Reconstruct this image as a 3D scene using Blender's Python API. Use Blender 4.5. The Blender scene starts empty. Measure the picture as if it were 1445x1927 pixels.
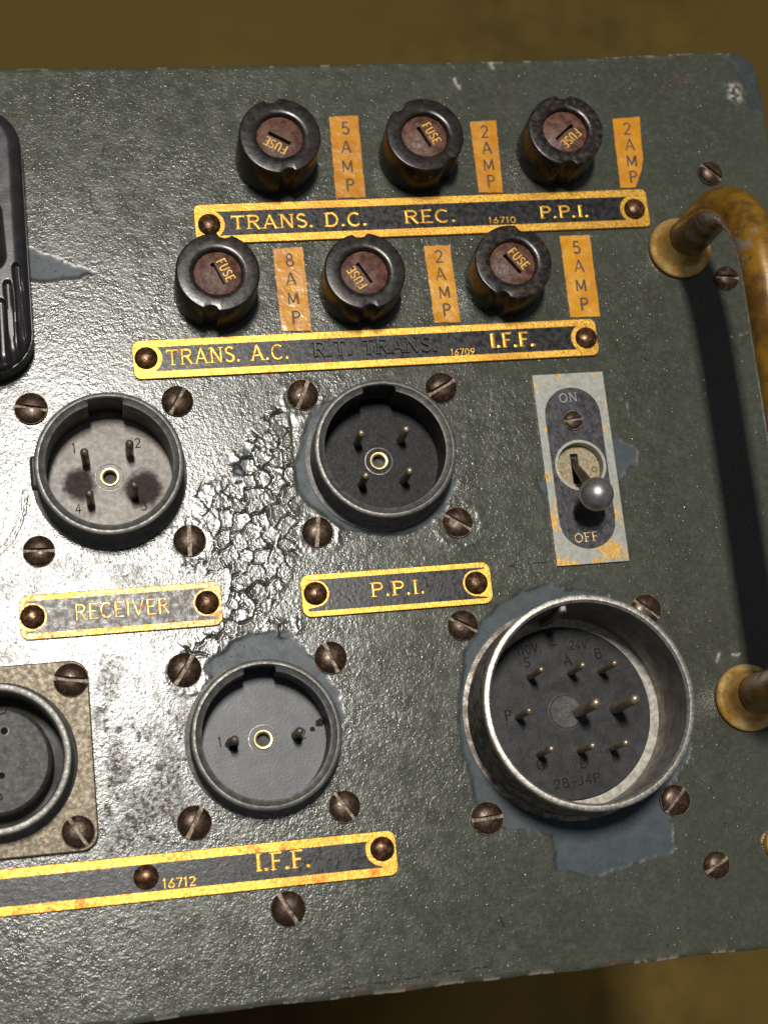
import bpy, math, random
import numpy as np
from mathutils import Matrix, Vector

random.seed(7)
sc = bpy.context.scene
col = sc.collection
K = 0.001                       # millimetres to metres
HP = 330.0                      # height of the panel face above the floor, mm

# ------------------------------------------------------------------ camera
PW, PH, FPX = 1445.0, 1927.0, 3137.18
RX, RY, RZ = -0.2323, 0.1709, 0.0682
TC = Vector((-1.8242, 3.4030, -342.7731))
RM = Matrix.Rotation(RZ, 3, 'Z') @ Matrix.Rotation(RY, 3, 'Y') @ Matrix.Rotation(RX, 3, 'X')   # panel -> camera
CP = -(RM.transposed() @ TC)    # camera position over the panel, mm
cam = bpy.data.cameras.new('camera')
cam.sensor_fit = 'HORIZONTAL'
cam.sensor_width = 36.0
cam.lens = FPX / PW * 36.0
cam.clip_start = 0.02
cam.clip_end = 20.0
cam.dof.use_dof = True
cam.dof.focus_distance = 0.338
cam.dof.aperture_fstop = cam.lens / 3.6
camo = bpy.data.objects.new('camera', cam)
col.objects.link(camo)
camo.matrix_world = Matrix.Translation((CP + Vector((0, 0, HP))) * K) @ RM.transposed().to_4x4()
sc.camera = camo

# ------------------------------------------------------------------ light
world = bpy.data.worlds.new('World')
sc.world = world
world.use_nodes = True
bg = world.node_tree.nodes['Background']
bg.inputs[0].default_value = (0.86, 0.92, 1.0, 1)
bg.inputs[1].default_value = 0.125

def aim(o, loc, target):
    o.location = Vector(loc) * K
    d = (Vector(target) - Vector(loc)).normalized()
    o.rotation_euler = d.to_track_quat('-Z', 'Y').to_euler()

l = bpy.data.lights.new('ceiling_lamp', 'AREA')
l.shape = 'RECTANGLE'
l.size = 0.12
l.size_y = 0.36
l.energy = 44.0
l.color = (1.0, 0.955, 0.88)
lo = bpy.data.objects.new('ceiling_lamp', l)
col.objects.link(lo)
lo.location = Vector((-125, 400, HP + 2000)) * K      # a short tube lamp running up the panel's length

s = bpy.data.lights.new('added_floor_spot', 'SPOT')  # added spot, its narrow cone set to brighten only the floor past the panel
s.energy = 36.0
s.spot_size = math.radians(12.5)
s.spot_blend = 0.35
s.shadow_soft_size = 0.03
s.color = (1.0, 0.9, 0.75)
so = bpy.data.objects.new('added_floor_spot', s)
col.objects.link(so)
aim(so, (260, -700, HP + 2000), (235, -262, 0))

sc.view_settings.view_transform = 'Standard'
sc.view_settings.look = 'None'
sc.view_settings.exposure = 0.0
sc.view_settings.gamma = 1.0
sc.view_settings.use_curve_mapping = False

# ------------------------------------------------------------------ helpers
def U(px, py, z=0.0):
    """photo pixel -> point on the plane z (mm) above the panel face"""
    d = RM.transposed() @ Vector(((px - PW / 2) / FPX, -(py - PH / 2) / FPX, -1.0))
    return CP + d * ((z - CP.z) / d.z)

def V(p, z=None):
    return (p[0], p[1], p[2] if z is None else z)

class MB:
    def __init__(self):
        self.v, self.f, self.m = [], [], []
    def add(self, vs, fs, mi=0):
        o = len(self.v)
        self.v += [tuple(x) for x in vs]
        self.f += [tuple(i + o for i in f) for f in fs]
        self.m += [mi] * len(fs)
    def loft(self, rings, closed=True, cap0=False, cap1=False, mi=0):
        n = len(rings[0])
        vs = [p for r in rings for p in r]
        fs = []
        for i in range(len(rings) - 1):
            for j in range(n if closed else n - 1):
                k = (j + 1) % n
                fs.append((i * n + j, i * n + k, (i + 1) * n + k, (i + 1) * n + j))
        if cap0: fs.append(tuple(reversed(range(n))))
        if cap1: fs.append(tuple((len(rings) - 1) * n + j for j in range(n)))
        self.add(vs, fs, mi)
    def prism(self, poly, z0, z1, bev=0.0, mi=0):
        """poly is counter-clockwise; the top edge is chamfered by bev"""
        if bev > 0:
            top = inset(poly, bev)
            self.loft([[(x, y, z0) for x, y in poly], [(x, y, z1 - bev) for x, y in poly],
                       [(x, y, z1) for x, y in top]], cap0=True, cap1=True, mi=mi)
        else:
            self.loft([[(x, y, z0) for x, y in poly], [(x, y, z1) for x, y in poly]], cap0=True, cap1=True, mi=mi)
    def lathe(self, prof, n=64, c=(0, 0), rf=None, cap0=False, cap1=False, mi=0):
        rings = []
        for k, (r, z) in enumerate(prof):
            ring = []
            for j in range(n):
                a = 2 * math.pi * j / n
                rr = rf(k, r, a) if rf else r
                ring.append((c[0] + rr * math.cos(a), c[1] + rr * math.sin(a), z))
            rings.append(ring)
        self.loft(rings, cap0=cap0, cap1=cap1, mi=mi)
    def tube(self, path, rad, n=20, caps=True):
        rings = []
        ref = Vector((1, 0, 0))
        for i, p in enumerate(path):
            a = Vector(path[max(0, i - 1)]); b = Vector(path[min(len(path) - 1, i + 1)])
            t = (b - a).normalized()
            u = (ref - t * ref.dot(t)).normalized()
            w = t.cross(u)
            r = rad[i] if isinstance(rad, (list, tuple)) else rad
            rings.append([tuple(Vector(p) + u * r * math.cos(2 * math.pi * j / n) + w * r * math.sin(2 * math.pi * j / n)) for j in range(n)])
        self.loft(rings, cap0=caps, cap1=caps)
    def mesh(self, name, mats, smooth=35):
        me = bpy.data.meshes.new(name)
        me.from_pydata([(x * K, y * K, z * K) for x, y, z in self.v], [], self.f)
        for m in (mats if isinstance(mats, (list, tuple)) else [mats]):
            me.materials.append(m)
        me.polygons.foreach_set('material_index', self.m)
        me.update()
        if smooth:
            me.polygons.foreach_set('use_smooth', [True] * len(me.polygons))
            me.set_sharp_from_angle(angle=math.radians(smooth))
        return me
    def build(self, name, mats, parent=None, loc=(0, 0, 0), smooth=35, label=None):
        return link(name, self.mesh(name, mats, smooth), parent, loc, label)

def link(name, me, parent=None, loc=(0, 0, 0), label=None, rz=0.0):
    o = bpy.data.objects.new(name, me)
    col.objects.link(o)
    o.location = Vector(loc) * K
    o.rotation_euler[2] = rz
    if parent: o.parent = parent
    if label: o['label'] = label
    return o

def inset(poly, d):
    n = len(poly); out = []
    for i in range(n):
        p0, p1, p2 = poly[i - 1], poly[i], poly[(i + 1) % n]
        e1 = Vector((p1[0] - p0[0], p1[1] - p0[1])); e2 = Vector((p2[0] - p1[0], p2[1] - p1[1]))
        if e1.length < 1e-9: e1 = e2
        if e2.length < 1e-9: e2 = e1
        e1.normalize(); e2.normalize()
        n1 = Vector((-e1.y, e1.x)); n2 = Vector((-e2.y, e2.x))
        b = n1 + n2
        q = max(0.35, 1 + n1.dot(n2))
        out.append((p1[0] + b.x * d / q, p1[1] + b.y * d / q))
    return out

def rrect(x0, y0, x1, y1, r, n=6):
    pts = []
    for cx, cy, a0 in ((x1 - r, y0 + r, -90), (x1 - r, y1 - r, 0), (x0 + r, y1 - r, 90), (x0 + r, y0 + r, 180)):
        for k in range(n + 1):
            a = math.radians(a0 + 90 * k / n)
            pts.append((cx + r * math.cos(a), cy + r * math.sin(a)))
    return pts

# ------------------------------------------------------------------ materials
class NT:
    def __init__(self, name):
        self.mat = bpy.data.materials.new(name)
        self.mat.use_nodes = True
        self.t = self.mat.node_tree
        self.b = self.t.nodes['Principled BSDF']
        tc = self.t.nodes.new('ShaderNodeTexCoord')
        self.co = tc.outputs['Object']
        oi = self.t.nodes.new('ShaderNodeObjectInfo')
        va = self.t.nodes.new('ShaderNodeVectorMath'); va.operation = 'ADD'
        self.t.links.new(self.co, va.inputs[0]); self.t.links.new(oi.outputs['Random'], va.inputs[1])
        self.rco = va.outputs[0]; self.rnd = oi.outputs['Random']
    def n(self, kind, **kw):
        nd = self.t.nodes.new(kind)
        for k, v in kw.items(): setattr(nd, k, v)
        return nd
    def l(self, a, b): self.t.links.new(a, b)
    def setv(self, sock, v):
        if hasattr(v, 'is_linked'): self.l(v, sock)
        else: sock.default_value = v
    def noise(self, size_mm, detail=3, rough=0.55, dist=0.0, co=None, off=0.0):
        mp = self.n('ShaderNodeMapping'); self.l(co or self.rco, mp.inputs[0])
        mp.inputs['Location'].default_value = (off, off * .7, off * .3)
        nd = self.n('ShaderNodeTexNoise'); self.l(mp.outputs[0], nd.inputs['Vector'])
        nd.inputs['Scale'].default_value = 1000.0 / size_mm
        nd.inputs['Detail'].default_value = detail
        nd.inputs['Roughness'].default_value = rough
        nd.inputs['Distortion'].default_value = dist
        return nd.outputs['Fac']
    def ramp(self, fac, a, b, lo=0.0, hi=1.0):
        r = self.n('ShaderNodeMapRange'); r.interpolation_type = 'SMOOTHSTEP'
        self.l(fac, r.inputs['Value'])
        r.inputs['From Min'].default_value = a; r.inputs['From Max'].default_value = b
        r.inputs['To Min'].default_value = lo; r.inputs['To Max'].default_value = hi
        return r.outputs[0]
    def mix(self, fac, a, b):
        m = self.n('ShaderNodeMix', data_type='RGBA')
        self.setv(m.inputs[0], fac)
        for s_, v in ((m.inputs[6], a), (m.inputs[7], b)):
            if hasattr(v, 'is_linked'): self.l(v, s_)
            else: s_.default_value = (*v, 1)
        return m.outputs[2]
    def math(self, op, a, b=0.0, clamp=False):
        m = self.n('ShaderNodeMath', operation=op, use_clamp=clamp)
        self.setv(m.inputs[0], a); self.setv(m.inputs[1], b)
        return m.outputs[0]
    def attr(self, name):
        return self.n('ShaderNodeAttribute', attribute_name=name).outputs['Fac']
    def bump(self, h, dist_mm, strength=1.0, prev=None):
        b = self.n('ShaderNodeBump')
        self.setv(b.inputs['Strength'], strength)
        b.inputs['Distance'].default_value = dist_mm * K
        self.l(h, b.inputs['Height'])
        if prev: self.l(prev, b.inputs['Normal'])
        return b.outputs[0]
    def out(self, col=None, rough=None, metal=None, normal=None, spec=None, coat=None):
        for k, v in (('Base Color', col), ('Roughness', rough), ('Metallic', metal), ('Normal', normal), ('Specular IOR Level', spec), ('Coat Weight', coat)):
            if v is None: continue
            if hasattr(v, 'is_linked'): self.l(v, self.b.inputs[k])
            elif k == 'Base Color': self.b.inputs[k].default_value = (*v, 1)
            else: self.b.inputs[k].default_value = v
        return self.mat

def mottled(name, a, b, size=2.0, rough=(0.3, 0.5), metal=0.0, bump=0.03, bsize=0.6, lo=0.35, hi=0.65, spec=0.5):
    m = NT(name)
    f = m.ramp(m.noise(size, 5, 0.6), lo, hi)
    g = m.noise(bsize, 3, 0.6, off=3.1)
    return m.out(m.mix(f, a, b), m.ramp(m.noise(size * .6, 4, off=7.7), .3, .7, *rough), metal, m.bump(g, bump), spec)

M = {}
M['bakelite'] = mottled('bakelite_black', (0.009, 0.008, 0.008), (0.024, 0.018, 0.014), 1.8, (0.20, 0.30), 0, 0.012, 0.6, spec=.3)
M['bakelite_brown'] = mottled('bakelite_worn', (0.010, 0.009, 0.009), (0.055, 0.036, 0.022), 1.3, (0.2, 0.32), 0, 0.02, 0.6, .45, .66, .3)
M['maroon'] = mottled('carrier_maroon', (0.060, 0.027, 0.019), (0.150, 0.072, 0.052), 1.4, (0.36, 0.55), 0, 0.10, 0.6, spec=.26)
M['gold_paint'] = mottled('gold_paint', (0.50, 0.27, 0.03), (0.70, 0.42, 0.07), 0.8, (0.35, 0.5), 0.2, 0.04, 0.3)
M['ink'] = mottled('ink', (0.012, 0.009, 0.006), (0.07, 0.03, 0.008), 0.9, (0.45, 0.6), 0, 0.0, 0.5)
M['black_mark'] = mottled('moulded_mark', (0.007, 0.007, 0.007), (0.016, 0.016, 0.016), 0.6, (0.45, 0.65), 0, 0.02, 0.4, spec=.1)
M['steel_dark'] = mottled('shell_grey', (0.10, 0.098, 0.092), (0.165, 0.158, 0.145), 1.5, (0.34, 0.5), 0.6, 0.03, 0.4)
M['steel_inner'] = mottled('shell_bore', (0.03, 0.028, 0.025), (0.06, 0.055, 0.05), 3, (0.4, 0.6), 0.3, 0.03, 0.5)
M['alu'] = mottled('alu_worn', (0.30, 0.285, 0.255), (0.50, 0.475, 0.43), 1.0, (0.32, 0.5), 0.8, 0.05, 0.35)
M['thread'] = mottled('thread_brown', (0.085, 0.068, 0.055), (0.26, 0.23, 0.20), 2.0, (0.3, 0.5), 0.6, 0.03, 0.4)
M['bore_big'] = mottled('bore_dull', (0.17, 0.155, 0.13), (0.29, 0.27, 0.24), 4, (0.32, 0.5), 0.6, 0.02, 0.5)
M['cream'] = mottled('ring_cream', (0.30, 0.275, 0.225), (0.50, 0.48, 0.42), 1.2, (0.5, 0.7), 0.0, 0.03, 0.4)
M['ins_black'] = mottled('insert_black', (0.012, 0.012, 0.014), (0.030, 0.029, 0.031), 2.5, (0.36, 0.5), 0, 0.03, 0.5, spec=.22)
M['ins_jet'] = mottled('insert_jet', (0.006, 0.006, 0.007), (0.015, 0.015, 0.016), 1.2, (0.36, 0.5), 0, 0.03, 0.5, spec=.14)
M['ins_grey'] = mottled('insert_slate', (0.056, 0.058, 0.068), (0.068, 0.069, 0.079), 5, (0.40, 0.44), 0, 0.03, 0.5, spec=.45)
M['pin'] = mottled('pin_metal', (0.34, 0.26, 0.18), (0.56, 0.46, 0.34), 0.9, (0.32, 0.5), 0.8, 0.02, 0.3)
M['pin_dull'] = mottled('pin_dull', (0.13, 0.10, 0.075), (0.24, 0.19, 0.15), 0.9, (0.34, 0.5), 0.6, 0.02, 0.3)
M['ring_brass'] = mottled('contact_brass', (0.55, 0.42, 0.17), (0.72, 0.58, 0.30), 0.8, (0.25, 0.4), 0.9, 0.01, 0.3)
M['hole_shade'] = NT('hole_dark').out((0.006, 0.005, 0.004), 0.7, spec=.1)  # near-black colour stands in for the shade inside holes
M['slot'] = mottled('slot_metal', (0.07, 0.05, 0.035), (0.26, 0.20, 0.14), 0.9, (0.4, 0.6), 0.4, 0.08, 0.3)
M['ball'] = mottled('ball_steel', (0.34, 0.33, 0.32), (0.44, 0.43, 0.42), 1.5, (0.34, 0.44), 0.9, 0.012, 0.4)
M['lever'] = mottled('lever_bronze', (0.07, 0.045, 0.03), (0.14, 0.095, 0.065), 0.8, (0.35, 0.5), 0.6, 0.02, 0.3)
M['fibre'] = mottled('fibre_tan', (0.24, 0.19, 0.115), (0.40, 0.33, 0.21), 0.7, (0.6, 0.8), 0, 0.06, 0.4)
M['tan_flange'] = mottled('flange_tan', (0.095, 0.075, 0.045), (0.18, 0.145, 0.095), 1.3, (0.36, 0.55), 0.35, 0.06, 0.5)
M['grey_ins'] = mottled('insert_grey', (0.10, 0.097, 0.09), (0.16, 0.155, 0.145), 2, (0.45, 0.6), 0, 0.05, 0.5)
M['grey_ins_dark'] = mottled('insert_charcoal', (0.045, 0.044, 0.042), (0.085, 0.082, 0.078), 1.6, (0.45, 0.6), 0, 0.05, 0.5, spec=.3)
M['black_plastic'] = mottled('housing_black', (0.016, 0.014, 0.017), (0.026, 0.023, 0.026), 6, (0.22, 0.30), 0, 0.01, 0.6)
M['case'] = mottled('case_paint', (0.02, 0.021, 0.019), (0.03, 0.03, 0.027), 8, (0.5, 0.7), 0, 0.05, 1)

def screw_mat():
    m = NT('screw_brown')
    f = m.ramp(m.noise(0.9, 5, .65), .4, .68)
    c = m.mix(f, (0.034, 0.018, 0.010), (0.085, 0.049, 0.030))
    c = m.mix(m.ramp(m.noise(1.6, 4, off=5), .62, .75), c, (0.16, 0.085, 0.05))
    return m.out(c, m.ramp(m.noise(0.7, 3, off=2), .3, .7, .26, .48), 0.45, m.bump(m.noise(.45, 3), .03))
M['screw'] = screw_mat()
def rivet_mat():
    m = NT('rivet_brown')
    f = m.ramp(m.noise(1.0, 5, .65), .42, .66)
    c = m.mix(f, (0.05, 0.023, 0.011), (0.19, 0.095, 0.038))
    return m.out(c, m.ramp(m.noise(0.7, 3, off=2), .3, .7, .22, .42), 0.6, m.bump(m.noise(.6, 3), .06))
M['rivet'] = rivet_mat()

def brass_mat(name, tarnish, ca=(0.46, 0.235, 0.028), cb=(0.66, 0.40, 0.075), tc=(0.42, 0.17, 0.025)):
    m = NT(name)
    f = m.ramp(m.noise(0.7, 4, .7), .35, .7)
    c = m.mix(f, ca, cb)
    c = m.mix(m.ramp(m.noise(16, 5, .7, off=33), .45, .65), c, (0.40, 0.20, 0.03))
    t = m.ramp(m.noise(7.0, 6, .7, .6, off=1.3), tarnish, tarnish + .12)
    c = m.mix(t, c, tc)
    fl = m.ramp(m.noise(0.5, 3, .6, off=9), .68, .76)
    c = m.mix(fl, c, (0.14, 0.075, 0.02))
    return m.out(c, m.ramp(m.noise(0.6, 4, off=4), .3, .7, .28, .5), 0.72, m.bump(m.noise(.4, 3), .045))
M['brass'] = brass_mat('plate_brass', .60)
M['brass_rust'] = brass_mat('plate_brass_rust', .53, tc=(0.40, 0.10, 0.012))
M['brass_tarnished'] = brass_mat('plate_brass_tarnished', .50, (0.26, 0.155, 0.055), (0.38, 0.26, 0.12), (0.24, 0.11, 0.025))

def enamel_mat(name, a, b, bump, bs=1.0):
    m = NT(name)
    f = m.ramp(m.noise(2.5, 5, .6), .35, .7)
    c = m.mix(f, a, b)
    sp = m.ramp(m.noise(.5, 2, off=6), .68, .74)
    c = m.mix(sp, c, (0.05, 0.046, 0.042))
    return m.out(c, m.ramp(m.noise(1.2, 4, off=4), .3, .7, .22, .40), 0, m.bump(m.noise(bs, 4, .6), bump), .32)
M['enamel'] = enamel_mat('enamel_black', (0.006, 0.006, 0.007), (0.013, 0.013, 0.014), .04, .8)
M['enamel_grey'] = enamel_mat('enamel_worn', (0.022, 0.022, 0.026), (0.06, 0.058, 0.064), .08, .9)
M['enamel_brown'] = enamel_mat('enamel_faded', (0.030, 0.026, 0.023), (0.075, 0.062, 0.050), .08, .9)
M['enamel_lump'] = enamel_mat('enamel_overpaint', (0.022, 0.022, 0.024), (0.04, 0.04, 0.042), .05, 1.2)

def tape_mat():
    m = NT('tape_amber')
    f = m.ramp(m.noise(4.0, 5, .6), .35, .68)
    c = m.mix(f, (0.56, 0.225, 0.008), (0.68, 0.34, 0.018))
    c = m.mix(m.math('MULTIPLY', m.rnd, .5), c, (0.42, 0.15, 0.012))
    c = m.mix(m.ramp(m.noise(1.1, 4, .7, off=8), .58, .75), c, (0.38, 0.15, 0.015))
    return m.out(c, m.ramp(m.noise(3, 3, off=2), .3, .7, .2, .4), 0, m.bump(m.noise(2.6, 3, .5), .22), .4)
M['tape'] = tape_mat()

def rec_insert_mat():
    m = NT('insert_dusty')
    f = m.ramp(m.noise(3.5, 6, .6), .3, .72)
    c = m.mix(f, (0.15, 0.125, 0.10), (0.23, 0.205, 0.175))
    sp = None
    # two dark smudges between the contacts
    for (x, y, r) in ((-6.2, -1.2, 3.9), (6.6, -2.9, 4.4)):
        vm = m.n('ShaderNodeVectorMath', operation='DISTANCE')
        m.l(m.co, vm.inputs[0]); vm.inputs[1].default_value = (x * K, y * K, -1.6 * K)
        d = m.math('ADD', vm.outputs['Value'], m.math('MULTIPLY', m.math('SUBTRACT', m.noise(1.6, 4), .5), .0022))
        k = m.ramp(d, (r - 1.6) * K, (r + .3) * K, .95, 0)
        c = m.mix(k, c, (0.022, 0.017, 0.013))
        sp = k if sp is None else m.math('MAXIMUM', sp, k)
    spec = m.math('SUBTRACT', .4, m.math('MULTIPLY', sp, .38))
    return m.out(c, m.ramp(m.noise(1, 3, off=2), .3, .7, .38, .46), 0, m.bump(m.noise(.5, 3), .025), spec)
M['ins_dusty'] = rec_insert_mat()

def switch_plate_mat():
    m = NT('switch_plate_paint')
    f = m.ramp(m.noise(1.0, 4), .3, .7)
    c = m.mix(f, (0.27, 0.275, 0.24), (0.36, 0.36, 0.32))
    sep = m.n('ShaderNodeSeparateXYZ'); m.l(m.co, sep.inputs[0])
    bias = m.ramp(sep.outputs['Y'], -.021, .002, .09, -.01)
    w = m.ramp(m.math('ADD', m.noise(4.0, 6, .7, off=2.6, co=m.co), bias), .585, .61)
    br = m.mix(m.noise(.8, 4), (0.36, 0.19, 0.02), (0.52, 0.34, 0.10))
    return m.out(m.mix(w, c, br), m.ramp(m.noise(2, 3), .3, .7, .3, .55), m.math('MULTIPLY', w, .5), m.bump(m.noise(.8, 4), .06))
M['switch_plate'] = switch_plate_mat()

def handle_mat():
    m = NT('handle_paint')
    f = m.ramp(m.noise(5, 5, .65), .35, .65)
    c = m.mix(f, (0.25, 0.125, 0.010), (0.10, 0.047, 0.007))
    c = m.mix(m.ramp(m.noise(1.2, 4, .7, off=4), .6, .72), c, (0.045, 0.025, 0.01))
    w = m.ramp(m.noise(8, 5, .65, off=12.4), .60, .615)
    c = m.mix(w, c, (0.19, 0.165, 0.135))
    return m.out(c, m.ramp(m.noise(3, 3), .3, .7, .22, .40), 0.15, m.bump(m.noise(2, 4), .08))
M['handle'] = handle_mat()
def foot_mat():
    m = NT('foot_brass')
    f = m.ramp(m.noise(3, 5, .65), .35, .65)
    c = m.mix(f, (0.50, 0.27, 0.05), (0.66, 0.44, 0.17))
    c = m.mix(m.ramp(m.noise(1.0, 4, .7, off=4), .58, .72), c, (0.20, 0.10, 0.02))
    return m.out(c, m.ramp(m.noise(2, 3), .3, .7, .22, .42), 0.6, m.bump(m.noise(1, 4), .06))
M['foot'] = foot_mat()

def panel_mat():
    m = NT('panel_paint')
    big = m.ramp(m.noise(34, 5, .62), .3, .7)
    base = m.mix(big, (0.041, 0.0445, 0.0315), (0.055, 0.0585, 0.043))
    fine = m.ramp(m.noise(1.1, 4, .65, off=3), .40, .75)
    base = m.mix(fine, base, (0.068, 0.072, 0.055))
    zone = m.ramp(m.noise(22, 4, .6, off=41), .40, .62)
    pit = m.ramp(m.noise(.75, 3, .6, off=11), .60, .70)
    pit = m.math('MULTIPLY', pit, m.math('ADD', m.math('MULTIPLY', zone, .5), .22))
    base = m.mix(pit, base, (0.018, 0.016, 0.012))
    brown = m.math('MULTIPLY', m.ramp(m.noise(7, 6, .75, off=21), .52, .70), m.ramp(m.noise(40, 3, .5, off=25), .42, .6))
    base = m.mix(m.math('MULTIPLY', brown, .6), base, (0.055, 0.038, 0.022))
    chip_and_sheen = m.attr('chip_and_sheen'); crack = m.attr('crack'); bare = m.attr('bare'); rust = m.attr('rust'); stain = m.attr('stain')
    base = m.mix(m.math('MULTIPLY', stain, m.ramp(m.noise(.8, 5, .75, off=51), .44, .60)), base, (0.040, 0.027, 0.016))
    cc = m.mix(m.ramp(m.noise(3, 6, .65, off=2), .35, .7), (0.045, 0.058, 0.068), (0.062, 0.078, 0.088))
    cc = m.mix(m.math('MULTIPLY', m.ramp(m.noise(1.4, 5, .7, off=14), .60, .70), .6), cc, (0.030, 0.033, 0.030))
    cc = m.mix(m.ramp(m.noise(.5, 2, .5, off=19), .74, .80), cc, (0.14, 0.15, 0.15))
    c = m.mix(chip_and_sheen, base, cc)
    c = m.mix(crack, c, (0.012, 0.012, 0.010))
    c = m.mix(rust, c, (0.12, 0.05, 0.03))
    c = m.mix(bare, c, (0.42, 0.38, 0.33))
    peel = m.noise(.95, 3, .55, .3)
    peel2 = m.noise(.40, 2, .6, off=5)
    h = m.math('ADD', peel, m.math('MULTIPLY', peel2, .55))
    dots = m.ramp(m.noise(.62, 1, .4, off=17), .66, .78)
    h = m.math('ADD', h, m.math('MULTIPLY', dots, .32))
    keep = m.math('SUBTRACT', 1.0, m.math('MULTIPLY', chip_and_sheen, .86))
    wid = m.ramp(m.noise(24, 4, .6, off=31), .35, .65, .75, 1.2)
    n1 = m.bump(h, .056, m.math('MULTIPLY', keep, wid))
    scr = m.n('ShaderNodeMapping'); m.l(m.co, scr.inputs[0])
    scr.inputs['Rotation'].default_value = (0, 0, .5); scr.inputs['Scale'].default_value = (.06, 1, 1)
    fs = m.ramp(m.noise(.55, 2, .5, co=scr.outputs[0], off=8), .70, .76)
    r = m.ramp(m.noise(3, 5, .65, off=9), .3, .7, .15, .25)
    r = m.math('ADD', r, m.math('MULTIPLY', chip_and_sheen, .2))
    r = m.math('ADD', r, m.math('MULTIPLY', fs, .10))
    r = m.math('ADD', r, m.math('MULTIPLY', stain, .10))
    sp = m.math('SUBTRACT', .52, m.math('MULTIPLY', m.math('MAXIMUM', pit, m.math('MAXIMUM', crack, m.math('MULTIPLY', stain, m.ramp(m.noise(.8, 5, .75, off=51), .44, .60)))), .5))
    sp = m.math('SUBTRACT', sp, m.math('MULTIPLY', chip_and_sheen, .30), True)
    return m.out(c, r, 0, n1, sp)
M['panel'] = panel_mat()
def edge_mat():
    m = NT('panel_edge')
    c = m.mix(m.ramp(m.noise(3, 6, .7), .5, .62), (0.022, 0.022, 0.02), (0.16, 0.11, 0.085))
    return m.out(c, .5, 0, m.bump(m.noise(.8, 4), .1))
M['edge'] = edge_mat()

def floor_mat():
    m = NT('floor_brown')
    a = m.ramp(m.noise(60, 6, .65), .3, .7)
    c = m.mix(a, (0.066, 0.042, 0.0055), (0.118, 0.077, 0.011))
    c = m.mix(m.ramp(m.noise(14, 5, .7, off=6), .4, .7), c, (0.060, 0.038, 0.006))
    c = m.mix(m.ramp(m.noise(170, 3, .5, off=.4), .45, .62), c, (0.085, 0.053, 0.0075))
    return m.out(c, .75, 0, m.bump(m.noise(4, 4), .5), .2)
M['floor'] = floor_mat()

# ------------------------------------------------------------------ floor
fl = MB()
fl.add([(-1600, -1600, 0), (1600, -1600, 0), (1600, 1600, 0), (-1600, 1600, 0)], [(0, 1, 2, 3)])
o = fl.build('floor', M['floor'], smooth=0)
o['kind'] = 'structure'; o['label'] = 'brown floor far below the panel, out of focus'

# ------------------------------------------------------------------ the unit
unit = bpy.data.objects.new('radio_unit', None)
col.objects.link(unit)
unit.location = (0, 0, 0)
unit.empty_display_size = .05
unit['label'] = 'old grey-green electrical unit with fuses, round sockets and brass nameplates'
unit['category'] = 'radio unit'
Z = HP

def part(mb, name, mats, loc=(0, 0, 0), label=None, smooth=35):
    return mb.build(name, mats, unit, (loc[0], loc[1], loc[2] + Z), smooth, label)

cb = MB()
cb.prism(rrect(-150, -84, 84, 84, 4), 0.0, HP - 3.2, 1.0)
cb.build('case', M['case'], unit, (0, 0, 0))

# ---- feature positions (mm on the panel face)
REC, PPI, IFF, BIG = (-53.42, 7.86), (1.81, 7.67), (-27.25, -47.64), (34.65, -47.86)
LFT = (-78.45, -47.7)
HOLE = (44.15, 3.45)

# ---- panel face: a fine grid with the paint relief as geometry
def vnoise(x, y, s, seed):
    r = np.random.RandomState(seed).rand(128, 128)
    fx, fy = x / s + 1000.3, y / s + 1000.7
    ix, iy = np.floor(fx).astype(int), np.floor(fy).astype(int)
    u, v = fx - ix, fy - iy
    u = u * u * (3 - 2 * u); v = v * v * (3 - 2 * v)
    a, b = r[iy % 128, ix % 128], r[iy % 128, (ix + 1) % 128]
    c, d = r[(iy + 1) % 128, ix % 128], r[(iy + 1) % 128, (ix + 1) % 128]
    return (a * (1 - u) + b * u) * (1 - v) + (c * (1 - u) + d * u) * v
def fbm(x, y, s, seed, o=4):
    t = 0; a = 1; w = 0
    for k in range(o):
        t = t + a * vnoise(x, y, s / 2 ** k, seed + k); w += a; a *= .55
    return t / w
def inpoly(x, y, poly):
    r = np.zeros(x.shape, bool)
    n = len(poly)
    for i in range(n):
        x0, y0 = poly[i - 1]; x1, y1 = poly[i]
        if y0 == y1: continue
        c = ((y0 > y) != (y1 > y)) & (x < (x1 - x0) * (y - y0) / (y1 - y0) + x0)
        r ^= c
    return r
def mmpoly(pts): return [tuple(U(a, b)[:2]) for a, b in pts]
def segdist(x, y, pts):
    d = np.full(x.shape, 1e9)
    for (x0, y0), (x1, y1) in zip(pts[:-1], pts[1:]):
        dx, dy = x1 - x0, y1 - y0
        t = np.clip(((x - x0) * dx + (y - y0) * dy) / (dx * dx + dy * dy), 0, 1)
        d = np.minimum(d, np.hypot(x - x0 - t * dx, y - y0 - t * dy))
    return d
def sst(a, b, v):
    t = np.clip((v - a) / (b - a), 0, 1)
    return t * t * (3 - 2 * t)

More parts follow.
